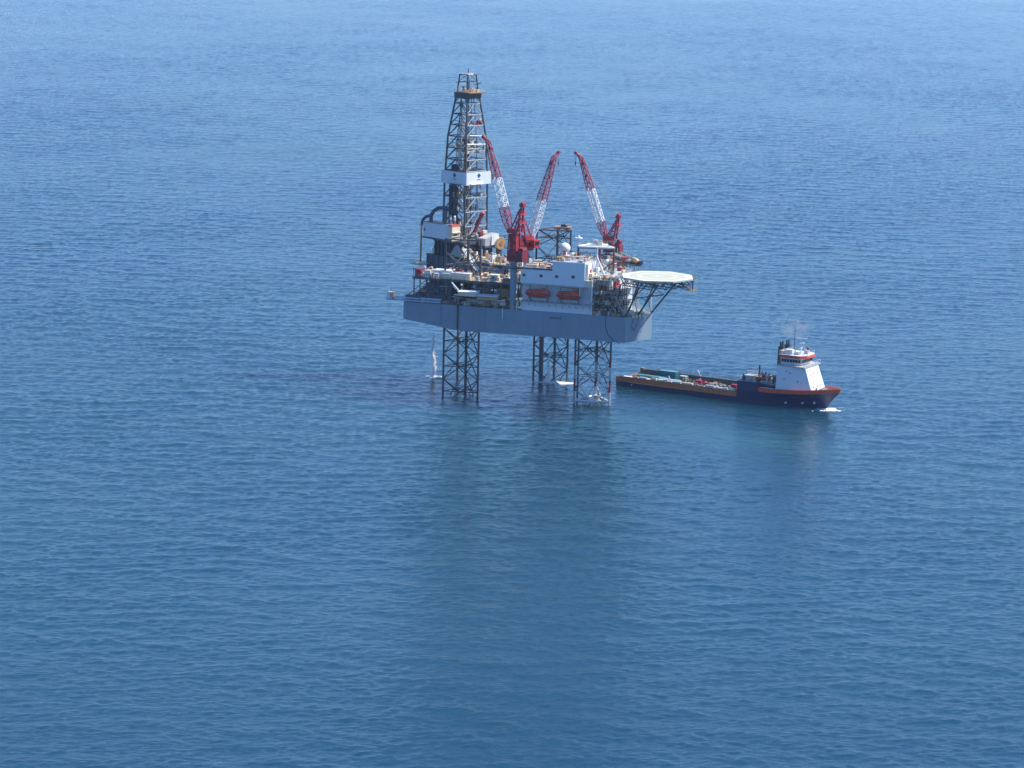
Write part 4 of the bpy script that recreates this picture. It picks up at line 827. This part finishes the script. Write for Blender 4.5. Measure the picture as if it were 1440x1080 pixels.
for f in np.linspace(.03, .97, 7): q = lerp((5, 30, 30), (29.3, 17, 30), f); t.tube(q, (q[0], q[1], 43.6), .2, 6, 1)
t.rail([(5, 30.4, 44), (29.4, 17.4, 44)], m=2)
rig.part('far_pipe_rack', t, ['steel', 'grey', 'white'])
def fardeck(name, lab, cat, u, v, L, W, H, mats):
    b_ = (u, v, 44.0); T = Thing(name, lab, cat, RIG, b_); t = MB(); t.rbox((u, v, 44.15), L, W, H, -28, 0); t.rbox((u, v, 44.0), L*.9, W*.9, .15, -28, 1); T.part('body', t, mats); t = MB(); t.rbox((u, v, 44.15+H), L+.1, W+.1, .1, -28, 0); T.part('lid', t, [mats[1]])
fardeck('cargo_container', 'small red container among the pipes behind the helideck', 'container', 21.5, 18.2, 2.4, 1.7, 1.2, ['brightred', 'red']); fardeck('cargo_container', 'black box at the bow end of the far pipe rack', 'container', 29.0, 17.4, 1.5, 1.2, .9, ['dark', 'steel'])
T = Thing('storage_tank', 'yellow lying tank at the bow end of the far pipe rack', 'tank', RIG, (26.6, 17.6, 44)); t = MB(); t.tube((25.3, 18.4, 44.95), (27.8, 17.0, 44.95), .85, 12); t.ball((25.3, 18.4, 44.95), .85, 12, 8); t.ball((27.8, 17, 44.95), .85, 12, 8); T.part('vessel', t, 'yellow'); t = MB(); t.rbox((26.5, 17.7, 44), 2.2, 1.0, .35, -28); T.part('saddle', t, 'steel')

# ================================================================== SUPPLY SHIP
ship = Thing('supply_ship', 'navy blue offshore supply ship with orange bulwark and white wheelhouse near the bow', 'ship', SHIP, (0, 0, 0))
def interp(x, tab):
    for (x0, y0), (x1, y1) in zip(tab, tab[1:]):
        if x <= x1: return y0+(y1-y0)*(x-x0)/(x1-x0)
    return tab[-1][1]
HB_D = [(0, 8.3), (2, 8.7), (50, 8.7), (57, 8.5), (63, 7.6), (68, 5.9), (72, 3.8), (75, 1.6), (76.4, .12)]
HB_W = [(0, 8.0), (2, 8.5), (46, 8.5), (54, 7.6), (60, 5.6), (66, 3.0), (70, 1.2), (72.6, .08), (76.4, .05)]
ZN = [(0, 1.75), (44.4, 1.75), (44.6, 4.2), (56, 4.3), (66, 4.7), (76.4, 5.4)]
st = [0, 1, 2, 6, 12, 20, 28, 36, 44.4, 44.6, 47, 50, 53, 56, 58, 60, 62, 64, 66, 68, 70, 71.5, 72.6, 74, 75.2, 76.4]
t = MB(); NV = 5
for sg in (-1, 1):
    rows = []
    for a in st:
        zn = interp(a, ZN); row = []
        for k in range(NV):
            f = k/(NV-1); z = -2+(zn+2)*f; g = max(0, z)/max(zn, .1); g = g**1.4
            b = interp(a, HB_W)*(1-g)+interp(a, HB_D)*g; aa = a-(0 if a < 72 else (1-g)*(a-72.4)*1.0)
            row.append((aa, sg*b, z))
        rows.append(row)
    vs = [p for r_ in rows for p in r_]; t.add(vs, [(i*NV+k, (i+1)*NV+k, (i+1)*NV+k+1, i*NV+k+1) for i in range(len(st)-1) for k in range(NV-1)], 0)
t.add([(0, -8.0, -2), (0, 8.0, -2), (0, 8.3, 1.75), (0, -8.3, 1.75)], [(0, 1, 2, 3)], 0)
dk = [(0, -8.2), (2, -8.6), (44.5, -8.6), (44.5, 8.6), (2, 8.6), (0, 8.2)]; t.add([(x, y, 1.6) for x, y in dk], [tuple(range(6))], 1)
fa = [44.5, 50, 57, 63, 68, 72, 75, 76.2]; t.add([(a, -interp(a, HB_D)+.1, interp(a, ZN)-.1) for a in fa]+[(a, interp(a, HB_D)-.1, interp(a, ZN)-.1) for a in fa[::-1]], [tuple(range(16))], 1)
t.add([(44.5, -8.5, 1.6), (44.5, 8.5, 1.6), (44.5, 8.5, 7), (44.5, -8.5, 7)], [(0, 1, 2, 3)], 0)
t.box(44.55, 52.2, -8.72, -7.2, 4.0, 7.1, 0); t.box(44.55, 52.2, 7.2, 8.72, 4.0, 7.1, 0); t.box(44.55, 56.5, -7.2, 7.2, 4.1, 6.2, 0)
shull = ship.part('hull', t, ['navy', 'shipdeck'])
t = MB()                                                          # orange bulwark: aft rails low, bow band high
for sg in (-1, 1):
    t.hexa([(0, sg*8.32, 1.75), (44.4, sg*8.74, 1.75), (44.4, sg*8.3, 1.75), (0, sg*7.9, 1.75), (0, sg*8.32, 3.3), (44.4, sg*8.74, 3.3), (44.4, sg*8.3, 3.3), (0, sg*7.9, 3.3)], 0 if sg < 0 else 2)
    fb = [52.2, 56, 60, 63, 66, 68, 70, 72, 73.5, 75, 76.4]
    for a0, a1 in zip(fb, fb[1:]):
        P = []
        for z_ in (0, 1):
            for a, ins in ((a0, 0), (a1, 0), (a1, .25), (a0, .25)):
                o_ = .04+z_*.18; b = max(.05, interp(a, HB_D)+o_-ins); P.append((a+(z_*.5 if a > 72 else 0), sg*b, interp(a, ZN)+z_*1.35))
        t.hexa(P, 1)
t.box(-.12, .22, -8.3, 8.3, 1.75, 2.1, 0)
ship.part('bulwark', t, ['bulwark', 'orange', 'shipdeck'], shull)
t = MB()
for b_ in (-8.2, 8.2): t.box(1.5, 44, b_-.25, b_+.25, 3.3, 3.45, 0); t.rail([(6, b_, 3.4), (44, b_, 3.4)], h=.9, r=.07, step=2.4, m=1)
t.box(.3, 1.6, 7.2, 8.3, 3.3, 3.9, 1)
ship.part('cargo_rail', t, ['shipdeck', 'brown'], shull)
t = MB(); rg = random.Random(4); a = 6.5
while a < 44:
    L = rg.uniform(1.0, 3.2); k = rg.random()
    if k < .62 or a > 24: t.rbox((a+L/2, -8.0+rg.uniform(-.15, .2), 3.46), L, rg.uniform(.5, 1.0), rg.uniform(.35, .75), rg.uniform(-2, 2), rg.choice((0, 0, 1, 1, 2)))
    a += L+rg.uniform(.1, .7)
part_each(ship, 'rail_locker', t, ['white', 'cream', 'lgrey'], shull)
t = MB()
for a, z in ((60.5, 1.5), (65.5, 1.7), (69.0, 1.9)):
    b = interp(a, HB_W)+(interp(a, HB_D)-interp(a, HB_W))*((z/4.7)**1.4); t.ball((a, -b, z), .55, 10, 8, 0, (1, .25, 1))
t.ball((6.0, -8.55, 1.0), .4, 8, 6, 0, (1, .25, .7))
part_each(ship, 'hull_mark', t, 'ltblue', shull)
# superstructure
t = MB(); sb = 5.2; stp = 12.9
t.hexa([(57.4, -7.4, 4.2), (69.3, -5.0, 4.6), (69.3, 5.0, 4.6), (57.4, 7.4, 4.2), (57.4, -6.6, stp), (66.3, -4.6, stp), (66.3, 4.6, stp), (57.4, 6.6, stp)], 0)
t.box(57.0, 66.6, -5.9, 5.9, stp+.01, stp+.35, 1)
sup = ship.part('superstructure', t, ['cleanwhite', 'lgrey'])
t = MB()
for a, b, z in ((64.5, -5.98, 8.3), (60.2, -6.95, 8.8), (60.8, -6.72, 11.4), (62, -6.5, 10.9)): t.rbox((a, b, z), .34, .12, .36, 8)
part_each(ship, 'porthole', t, 'glass', sup)
t = MB()
for b in (-2.6, 0, 2.4):
    for z in (6.6, 10.4): f = (z-4.6)/8.3; t.box(69.3-3*f-.06, 69.3-3*f+.08, b-.2, b+.2, z, z+.34, 0)
part_each(ship, 'porthole', t, 'glass', sup)
t = MB(); t.hexa([(57.6, -4.3, 13.26), (64.4, -3.9, 13.26), (64.4, 3.9, 13.26), (57.6, 4.3, 13.26), (57.4, -4.6, 15.6), (64.9, -4.2, 15.6), (64.9, 4.2, 15.6), (57.4, 4.6, 15.6)], 0)
wh = ship.part('wheelhouse', t, 'cleanwhite', sup)
t = MB()
for i in range(7):
    a0 = 57.9+i*.95; yb = -5.45+.05*i*.0; 
    f = lambda a: -(4.3-(a-57.6)/7*.35)-.28
    t.hexa([(a0, f(a0)-.02, 14.1), (a0+.72, f(a0+.72)-.02, 14.1), (a0+.72, f(a0+.72)+.1, 14.1), (a0, f(a0)+.1, 14.1), (a0, f(a0)-.14, 15.1), (a0+.72, f(a0+.72)-.14, 15.1), (a0+.72, f(a0+.72)+.1, 15.1), (a0, f(a0)+.1, 15.1)], 0)
for i in range(7):
    b0 = -3.9+i*1.13; t.hexa([(64.5, b0, 14.1), (64.7, b0, 14.1), (64.7, b0+.88, 14.1), (64.5, b0+.88, 14.1), (64.65, b0, 15.1), (64.88, b0, 15.1), (64.88, b0+.88, 15.1), (64.65, b0+.88, 15.1)], 0)
part_each(ship, 'bridge_window', t, 'glass', sup)
t = MB(); br_ = [(57.0, -5.1), (64.3, -4.8), (66.0, -2.8), (66.0, 2.8), (64.3, 4.8), (57.0, 5.1)]; t.prism(br_, 15.6, 16.5, 0, 1)
ship.part('brow', t, ['orange', 'cleanwhite'], sup)
t = MB(); t.rail([(57.1, 4.9, 16.5), (57.1, -4.9, 16.5), (64.2, -4.6, 16.5), (65.8, -2.7, 16.5), (65.8, 2.7, 16.5)], m=0); t.rail([(57, -5.8, 13.3), (66.5, -5.8, 13.3), (66.5, 5.8, 13.3)], m=0)
t.rail([(66.5, -4.5, 12.9), (66.5, 4.5, 12.9)], m=0)
ship.part('railing', t, 'lgrey', sup)
t = MB(); t.box(58.6, 61.2, -3.9, -1.6, 16.5, 18.0, 0); t.box(61.6, 63, -3.2, -1.9, 16.5, 17.4, 1); t.box(63.2, 64.4, .5, 2, 16.5, 17.6, 1); t.box(57.3, 58.2, -4.4, -2.6, 16.5, 17.6, 1)
for k in range(8): t.tube((60.2+k*.6, -4+((k*37) % 8), 16.5), (60.2+k*.6, -4+((k*37) % 8), 18.3+(k % 3)*.6), .07, 5, 1)
t.tube((65.4, -1.2, 16.5), (65.4, -1.2, 19.4), .1, 5, 1); t.box(65.1, 65.7, -1.6, -.9, 18.2, 19, 2)
part_each(ship, 'roof_equipment', t, ['cleanwhite', 'lgrey', 'brightred'], sup)
t = MB(); t.tube((62.6, -.5, 16.5), (62.6, -.5, 21.3), .24, 8, 0, .14); t.rbox((62.6, -.5, 21.3), 3.6, .35, .3, 18, 0); t.tube((61.6, -.5, 19.2), (63.6, -.5, 19.2), .1, 5, 0); t.tube((62.6, -1.6, 18.4), (62.6, .6, 18.4), .1, 5, 0); t.rbox((62.9, -.5, 19.9), 1.8, .25, .22, 60, 0)
ship.part('radar_mast', t, 'cleanwhite', sup)
t = MB(); t.tube((59.0, 2.0, 16.5), (59.0, 2.0, 26.4), .14, 6, 0, .06); t.tube((58.2, 2, 20.5), (59.8, 2, 20.5), .07, 5, 0); ship.part('antenna_mast', t, 'steel', sup)
for b in (-1.6, 2.8):
    t = MB(); t.hexa([(55.2, b-.9, 6), (57.3, b-.9, 6), (57.3, b+.9, 6), (55.2, b+.9, 6), (55.4, b-.7, 18.4), (57.1, b-.7, 18.4), (57.1, b+.7, 18.4), (55.4, b+.7, 18.4)], 0); t.tube((56, b, 18.4), (55.8, b, 19.8), .3, 8, 0); t.tube((56.7, b, 18.4), (56.6, b, 20.1), .3, 8, 0)
    ship.part('funnel', t, 'dark', sup)
# boat deck gear
t = MB(); t.box(44.7, 56.2, -5.5, 6.5, 6.25, 6.5, 1); t.rail([(44.8, -7, 7.1), (44.8, 7, 7.1)], m=1); clutter(ship, shull, None, 45, 56, -6.5, 3, 6.5, 40, 51, (2, 4, 3, 1, 1, 4, 3, .3, 3, 3), 2.0, 3)
t.tube((48.5, -1, 6.5), (48.5, -1, 11.5), .3, 8, 4); t.box(56.2, 57.3, -7.2, -6.2, 7.6, 9.4, 4); t.rbox((46.8, -3.6, 6.5), 3.4, 3.0, 1.9, 6, 3); t.box(52.4, 56.8, -8.0, -6.2, 4.3, 5.6, 2)
ship.part('boat_deck_gear', t, ['navy', 'grey', 'white', 'lgrey', 'dark', 'brown'], shull)
T = Thing('rescue_boat', 'small red-orange rescue boat on the deck behind the white wheelhouse', 'rescue boat', SHIP, (51.4, -4.6, 7.2)); t = MB()
vs = []; 
for i in range(9):
    x = -2.6+5.2*i/8; e_ = (1-abs(x/2.7)**2.5)**.5
    for y, z in ((-1.0*e_, 1.1), (-.8*e_, .45), (0, .05+.3*(1-e_)), (.8*e_, .45), (1.0*e_, 1.1)): vs.append((51.4+x, -4.6+y, 7.3+z))
t.add(vs, [(i*5+k, i*5+k+1, (i+1)*5+k+1, (i+1)*5+k) for i in range(8) for k in range(4)], 0); t.add([(vs[i*5][0], vs[i*5][1], 8.3) for i in range(9)]+[(vs[i*5+4][0], vs[i*5+4][1], 8.3) for i in range(8, -1, -1)], [tuple(range(18))], 1); T.part('boat_hull', t, ['orange', 'grey'])
t = MB(); t.rbox((51.8, -4.6, 8.3), 1.0, .8, .9, 0, 0); T.part('console', t, 'brightred'); t = MB(); t.box(49.6, 53.2, -5.2, -4.0, 6.5, 7.4, 0); t.tube((49.4, -3.4, 6.5), (51.2, -4.4, 10.4), .16, 6, 0); T.part('cradle', t, 'grey')
t = MB(); t.box(70, 71.5, -1.8, 1.8, 4.8, 6.2, 0); t.tube((71, -2.2, 5.6), (71, 2.2, 5.6), .7, 10, 1); t.tube((69.9, -3.4, 4.8), (69.9, -3.4, 6.6), .3, 8, 1); t.tube((73.5, 0, 5.2), (73.5, 0, 8.2), .1, 6, 0); t.rail([(68.5, -4.6, 6.3), (72.2, -2.9, 6.5), (75, -1.1, 6.7), (76.3, 0, 6.8)], m=0, h=.8)
ship.part('anchor_windlass', t, ['grey', 'steel'], shull)

# cargo on the ship's deck
def cargo(name, lab, cat, a, b, L, W, H, mats, deg=0, group=None, rim=True, z=1.62):
    T = Thing(name, lab, cat, SHIP, (a, b, z), group); t = MB(); t.rbox((a, b, z+.12), L, W, H-.12, deg, 0); t.rbox((a, b, z), L*.96, W*.94, .12, deg, 1)
    n = max(2, int(L/1.2))
    for i in range(n+1):
        x = -L/2+L*i/n; ca, sa = math.cos(R(deg)), math.sin(R(deg))
        for y in (-W/2, W/2): t.rbox((a+ca*x-sa*y, b+sa*x+ca*y, z+.1), .14, .14, H-.05, deg, 1)
    T.part('body', t, mats)
    if rim: t = MB(); t.rbox((a, b, z+H), L+.05, W+.05, .1, deg, 0); T.part('lid', t, [mats[2] if len(mats) > 2 else mats[1]])
    return T
def bundle(lab, a, b, L, n_, r, mats, deg=0, h=3, z=1.75):
    T = Thing('pipe_bundle', lab, 'pipe bundle', SHIP, (a, b, z)); t = MB(); ca, sa = math.cos(R(deg)), math.sin(R(deg)); rg = random.Random(int(a*10))
    for j in range(h):
        for k in range(n_-j):
            y = (k-(n_-j-1)/2)*2.05*r; zz = z+r+j*1.75*r; e_ = rg.uniform(-.25, .25)
            t.tube((a-ca*(L/2+e_)-sa*y, b-sa*(L/2+e_)+ca*y, zz), (a+ca*(L/2-e_)-sa*y, b+sa*(L/2-e_)+ca*y, zz), r, 8, rg.choice((0, 0, 1)))
    T.part('pipes', t, mats[:2]); t = MB()
    for f in (-.35, .35): t.rbox((a+ca*L*f, b+sa*L*f, z-.12), .3, n_*2.1*r, .12, deg, 0); 
    T.part('bearer', t, 'shipdeck'); return T
cargo('cargo_container', 'tall teal container on the far side of the ship deck, near the stern', 'container', 12.6, 4.6, 6.2, 2.6, 2.9, ['teal', 'teal', 'cyan'], 1)
bundle('bundle of teal pipes lying at the stern end of the ship deck', 8.6, .6, 10.5, 7, .24, ['cyan', 'teal'], -1)
bundle('bundle of pale blue pipes amidships, next to the teal pipes on the ship deck', 16.5, -2.4, 8.0, 6, .24, ['ltblue', 'cyan'], 1, 2, 2.3)
cargo('cargo_skid', 'low dark blue skid under the pale blue pipes on the ship deck', 'skid', 16.4, -4.8, 8.5, 1.8, 1.5, ['darkblue', 'teal', 'ltblue'], 0)
cargo('cargo_skid', 'low dark blue skid by the stern bulwark on the near side of the ship', 'skid', 9.0, -5.6, 4.2, 1.8, 1.4, ['darkblue', 'lgrey', 'cream'], 0)
cargo('mooring_winch', 'cream winch housing at the stern corner of the ship', 'winch', 3.6, -6.8, 3.0, 1.3, 1.6, ['lgrey', 'cream', 'white'], 0)
cargo('cargo_container', 'dark red container in the middle of the ship deck', 'container', 25.2, 1.8, 2.2, 1.5, 1.6, ['red', 'darkred', 'red'], 4)
cargo('cargo_container', 'small red box on the ship deck, forward of the other small red container', 'container', 28.6, .4, 1.5, 1.3, 1.5, ['red', 'darkred', 'red'], -8)
cargo('cargo_container', 'rusty red container close to the ship boat deck', 'container', 38.6, 1.2, 1.8, 1.4, 1.9, ['darkred', 'brown', 'red'], 0)
cargo('cargo_basket', 'flat grey cargo basket in the middle of the ship deck', 'basket', 31.6, -2.2, 3.2, 1.8, .9, ['grey', 'lgrey', 'cream'], 2)
cargo('cargo_basket', 'flat brown cargo basket near the ship boat deck', 'basket', 36.6, -4.2, 4.0, 1.6, .9, ['brown', 'cream', 'lgrey'], 0)
clutter(ship, shull, None, 19, 43.5, -6.6, 6.6, 1.62, 70, 52, (1, 2, 1, 2, 1, 3, 4, .5, 4, 3), 1.2, 5)
cargo('cargo_basket', 'small green cargo basket beside the tall teal container', 'basket', 17.8, 5.2, 2.4, 1.6, 1.7, ['green', 'lgrey', 'lgrey'], 0)
for a, b, z, dx, lab in ((20.0, -7.6, 3.4, -.9, 'slanted white post on the near cargo rail of the ship'), (22.4, 8.2, 3.4, -1.1, 'slanted white post on the far cargo rail of the ship')):
    t = MB(); t.tube((a, b, z), (a+dx, b, z+2.0), .16, 6); t.box(a-.3, a+.3, b-.25, b+.25, z, z+.2); solo('rail_post', t, 'cleanwhite', lab, 'post', SHIP, (a, b, z))

# ================================================================== FALLING WATER, FOAM, SMOKE
def jet(lab, x, y, ztop, w0, w1, n_, lean, mat, foam, seed, zfull=None):
    rg = random.Random(seed); T = Thing('water_discharge', lab, 'water jet', RIG, (x, y, 0)); t = MB()
    for i in range(n_):
        f = rg.random()**.8 if rg.random() < .6 else min(1, max(0, .12*round(rg.random()*8)+rg.gauss(.05, .025))); z = ztop*(1-f); wd_ = w0+(w1-w0)*f; wob = .16*math.sin(f*9+seed)+.1*math.sin(f*23+seed)
        cx = x+lean[0]*(1-f)+wob*.7; cy = y+lean[1]*(1-f)+wob*.7; tl = rg.choice((.3, .45, .45, .6, 1.1)); px, py = cx+rg.gauss(0, wd_*tl), cy+rg.gauss(0, wd_*tl); s_ = rg.uniform(.03, .13)*(.6+.6*f); h_ = s_*rg.uniform(1.5, 5)
        t.add([(px-s_, py-s_*.6, z), (px+s_, py-s_*.4, z+.1*s_), (px, py+s_, z), (px, py, z+h_)], [(0, 1, 3), (1, 2, 3), (2, 0, 3), (2, 1, 0)], 0)
    st_ = T.part('falling_stream', t, mat)
    if foam:
        L, Wd, ang, m_ = foam; t = MB(); ca, sa = math.cos(R(ang)), math.sin(R(ang))
        for i in range(m_):
            a_, b_ = rg.gauss(0, .38), rg.gauss(0, .34)
            px = x+ca*(a_*L+L*.25*(1 if L > 4 else 0))-sa*b_*Wd; py = y+sa*(a_*L+L*.25*(1 if L > 4 else 0))+ca*b_*Wd; s_ = rg.uniform(.08, .42)*math.exp(-(a_*a_+b_*b_)*1.2); hh = rg.uniform(.03, .16); k = 7
            ph = rg.random()*6; ring_ = [(px+s_*(1+.3*rg.uniform(-1, 1))*math.cos(ph+6.283*q/k)*1.6, py+s_*(1+.3*rg.uniform(-1, 1))*math.sin(ph+6.283*q/k), .03) for q in range(k)]
            t.add(ring_+[(px, py, .03+hh)], [(q, (q+1) % k, k) for q in range(k)], 0)
        T.part('foam', t, 'foam')
jet('tall thin white jet of falling water behind the dark leg under the derrick', -41.8, -5.0, 14.4, .17, .48, 9500, (-.25, -.25), 'spray', (4.8, 3.2, 40, 700), 1)
jet('white water jet falling beside the farthest leg into a long foam patch', -11.6, 18.6, 9.4, .15, .4, 4500, (0, 0), 'spray', (8.0, 3.6, 40, 1300), 2)
jet('faint mist of falling water under the hull, between the three legs', 8.8, -15.6, 15.0, .7, 1.6, 1500, (-.4, -.4), 'mist', (3.0, 2.6, 45, 60), 3)
t = MB(); rg = random.Random(9)
for i in range(420):
    a_ = rg.gauss(0, .45); b_ = rg.gauss(0, .45); px, py = 73.8+a_*3.6, -1.0+b_*3.6+a_*1.0; s_ = rg.uniform(.07, .34); k = 7; ph = rg.random()*6
    t.add([(px+s_*1.4*math.cos(ph+6.283*q/k), py+s_*math.sin(ph+6.283*q/k), .03) for q in range(k)]+[(px, py, (.05+rg.uniform(.02, .2))*math.exp(-2*(a_*a_+b_*b_)))], [(q, (q+1) % k, k) for q in range(k)], 0)
solo('foam', t, 'foam', 'white bow wave foam at the stem of the supply ship', 'foam', SHIP, (74, -1, 0), None, False, 'stuff')
def smoke_mat():
    m = bpy.data.materials.new('exhaust_smoke'); m.use_nodes = True; nt = m.node_tree; nt.nodes.clear(); l = nt.links
    out = nt.nodes.new('ShaderNodeOutputMaterial'); pv = nt.nodes.new('ShaderNodeVolumePrincipled'); tc = nt.nodes.new('ShaderNodeTexCoord')
    gr = nt.nodes.new('ShaderNodeTexGradient'); gr.gradient_type = 'SPHERICAL'; mp = nt.nodes.new('ShaderNodeMapping'); mp.inputs['Location'].default_value = (-1, -1, -1); mp.inputs['Scale'].default_value = (2, 2, 2)
    l.new(tc.outputs['Generated'], mp.inputs[0]); l.new(mp.outputs[0], gr.inputs[0])
    nz = nt.nodes.new('ShaderNodeTexNoise'); nz.inputs['Scale'].default_value = .35; nz.inputs['Detail'].default_value = 3; l.new(tc.outputs['Object'], nz.inputs['Vector'])
    r1 = nt.nodes.new('ShaderNodeMapRange'); r1.inputs[1].default_value = .45; r1.inputs[2].default_value = .75; l.new(nz.outputs['Fac'], r1.inputs[0])
    m1 = nt.nodes.new('ShaderNodeMath'); m1.operation = 'MULTIPLY'; l.new(gr.outputs['Fac'], m1.inputs[0]); l.new(r1.outputs[0], m1.inputs[1])
    m2 = nt.nodes.new('ShaderNodeMath'); m2.operation = 'MULTIPLY'; l.new(m1.outputs[0], m2.inputs[0]); m2.inputs[1].default_value = .3
    pv.inputs['Color'].default_value = (.5, .52, .55, 1); l.new(m2.outputs[0], pv.inputs['Density']); l.new(pv.outputs[0], out.inputs['Volume']); return m
M['smoke'] = smoke_mat()
t = MB(); t.ball((0, 0, 0), 1, 16, 10, 0, (8, 3.2, 5.5)); t.v = [(x+58+z*.5, y+2.2, z+24.2) for x, y, z in t.v]
solo('smoke', t, 'smoke', 'faint grey exhaust smoke drifting above the ship funnels', 'smoke', SHIP, (58, 2.2, 24), None, True, 'stuff')

flush_clutter()
# ================================================================== CAMERA
cam = bpy.data.cameras.new('camera'); cam.sensor_width = 36; cam.lens = 36*4000/1440; cam.clip_end = 40000; cam.clip_start = 1
co = bpy.data.objects.new('camera', cam); COL.objects.link(co); scene.camera = co
dp = math.atan2(540+199, 4000); ro = R(1.4)
fw = Vector((0, math.cos(dp), -math.sin(dp))); up0 = Vector((0, math.sin(dp), math.cos(dp))); rt0 = Vector((1, 0, 0))
rt = math.cos(ro)*rt0+math.sin(ro)*up0; up = -math.sin(ro)*rt0+math.cos(ro)*up0
mw = Matrix((rt, up, -fw)).transposed().to_4x4(); mw.translation = Vector((0, 0, 169)); co.matrix_world = mw

scene.view_settings.view_transform = 'Standard'; scene.view_settings.look = 'None'; scene.view_settings.exposure = .86; scene.view_settings.gamma = 1
scene.render.engine = 'CYCLES'; cy = scene.cycles; cy.use_denoising = True; cy.denoiser = 'OPENIMAGEDENOISE'; cy.denoising_input_passes = 'RGB_ALBEDO_NORMAL'; cy.denoising_prefilter = 'ACCURATE'; cy.max_bounces = 8; cy.volume_bounces = 1; cy.transparent_max_bounces = 24; cy.use_adaptive_sampling = False
cy.volume_step_rate = 4.0
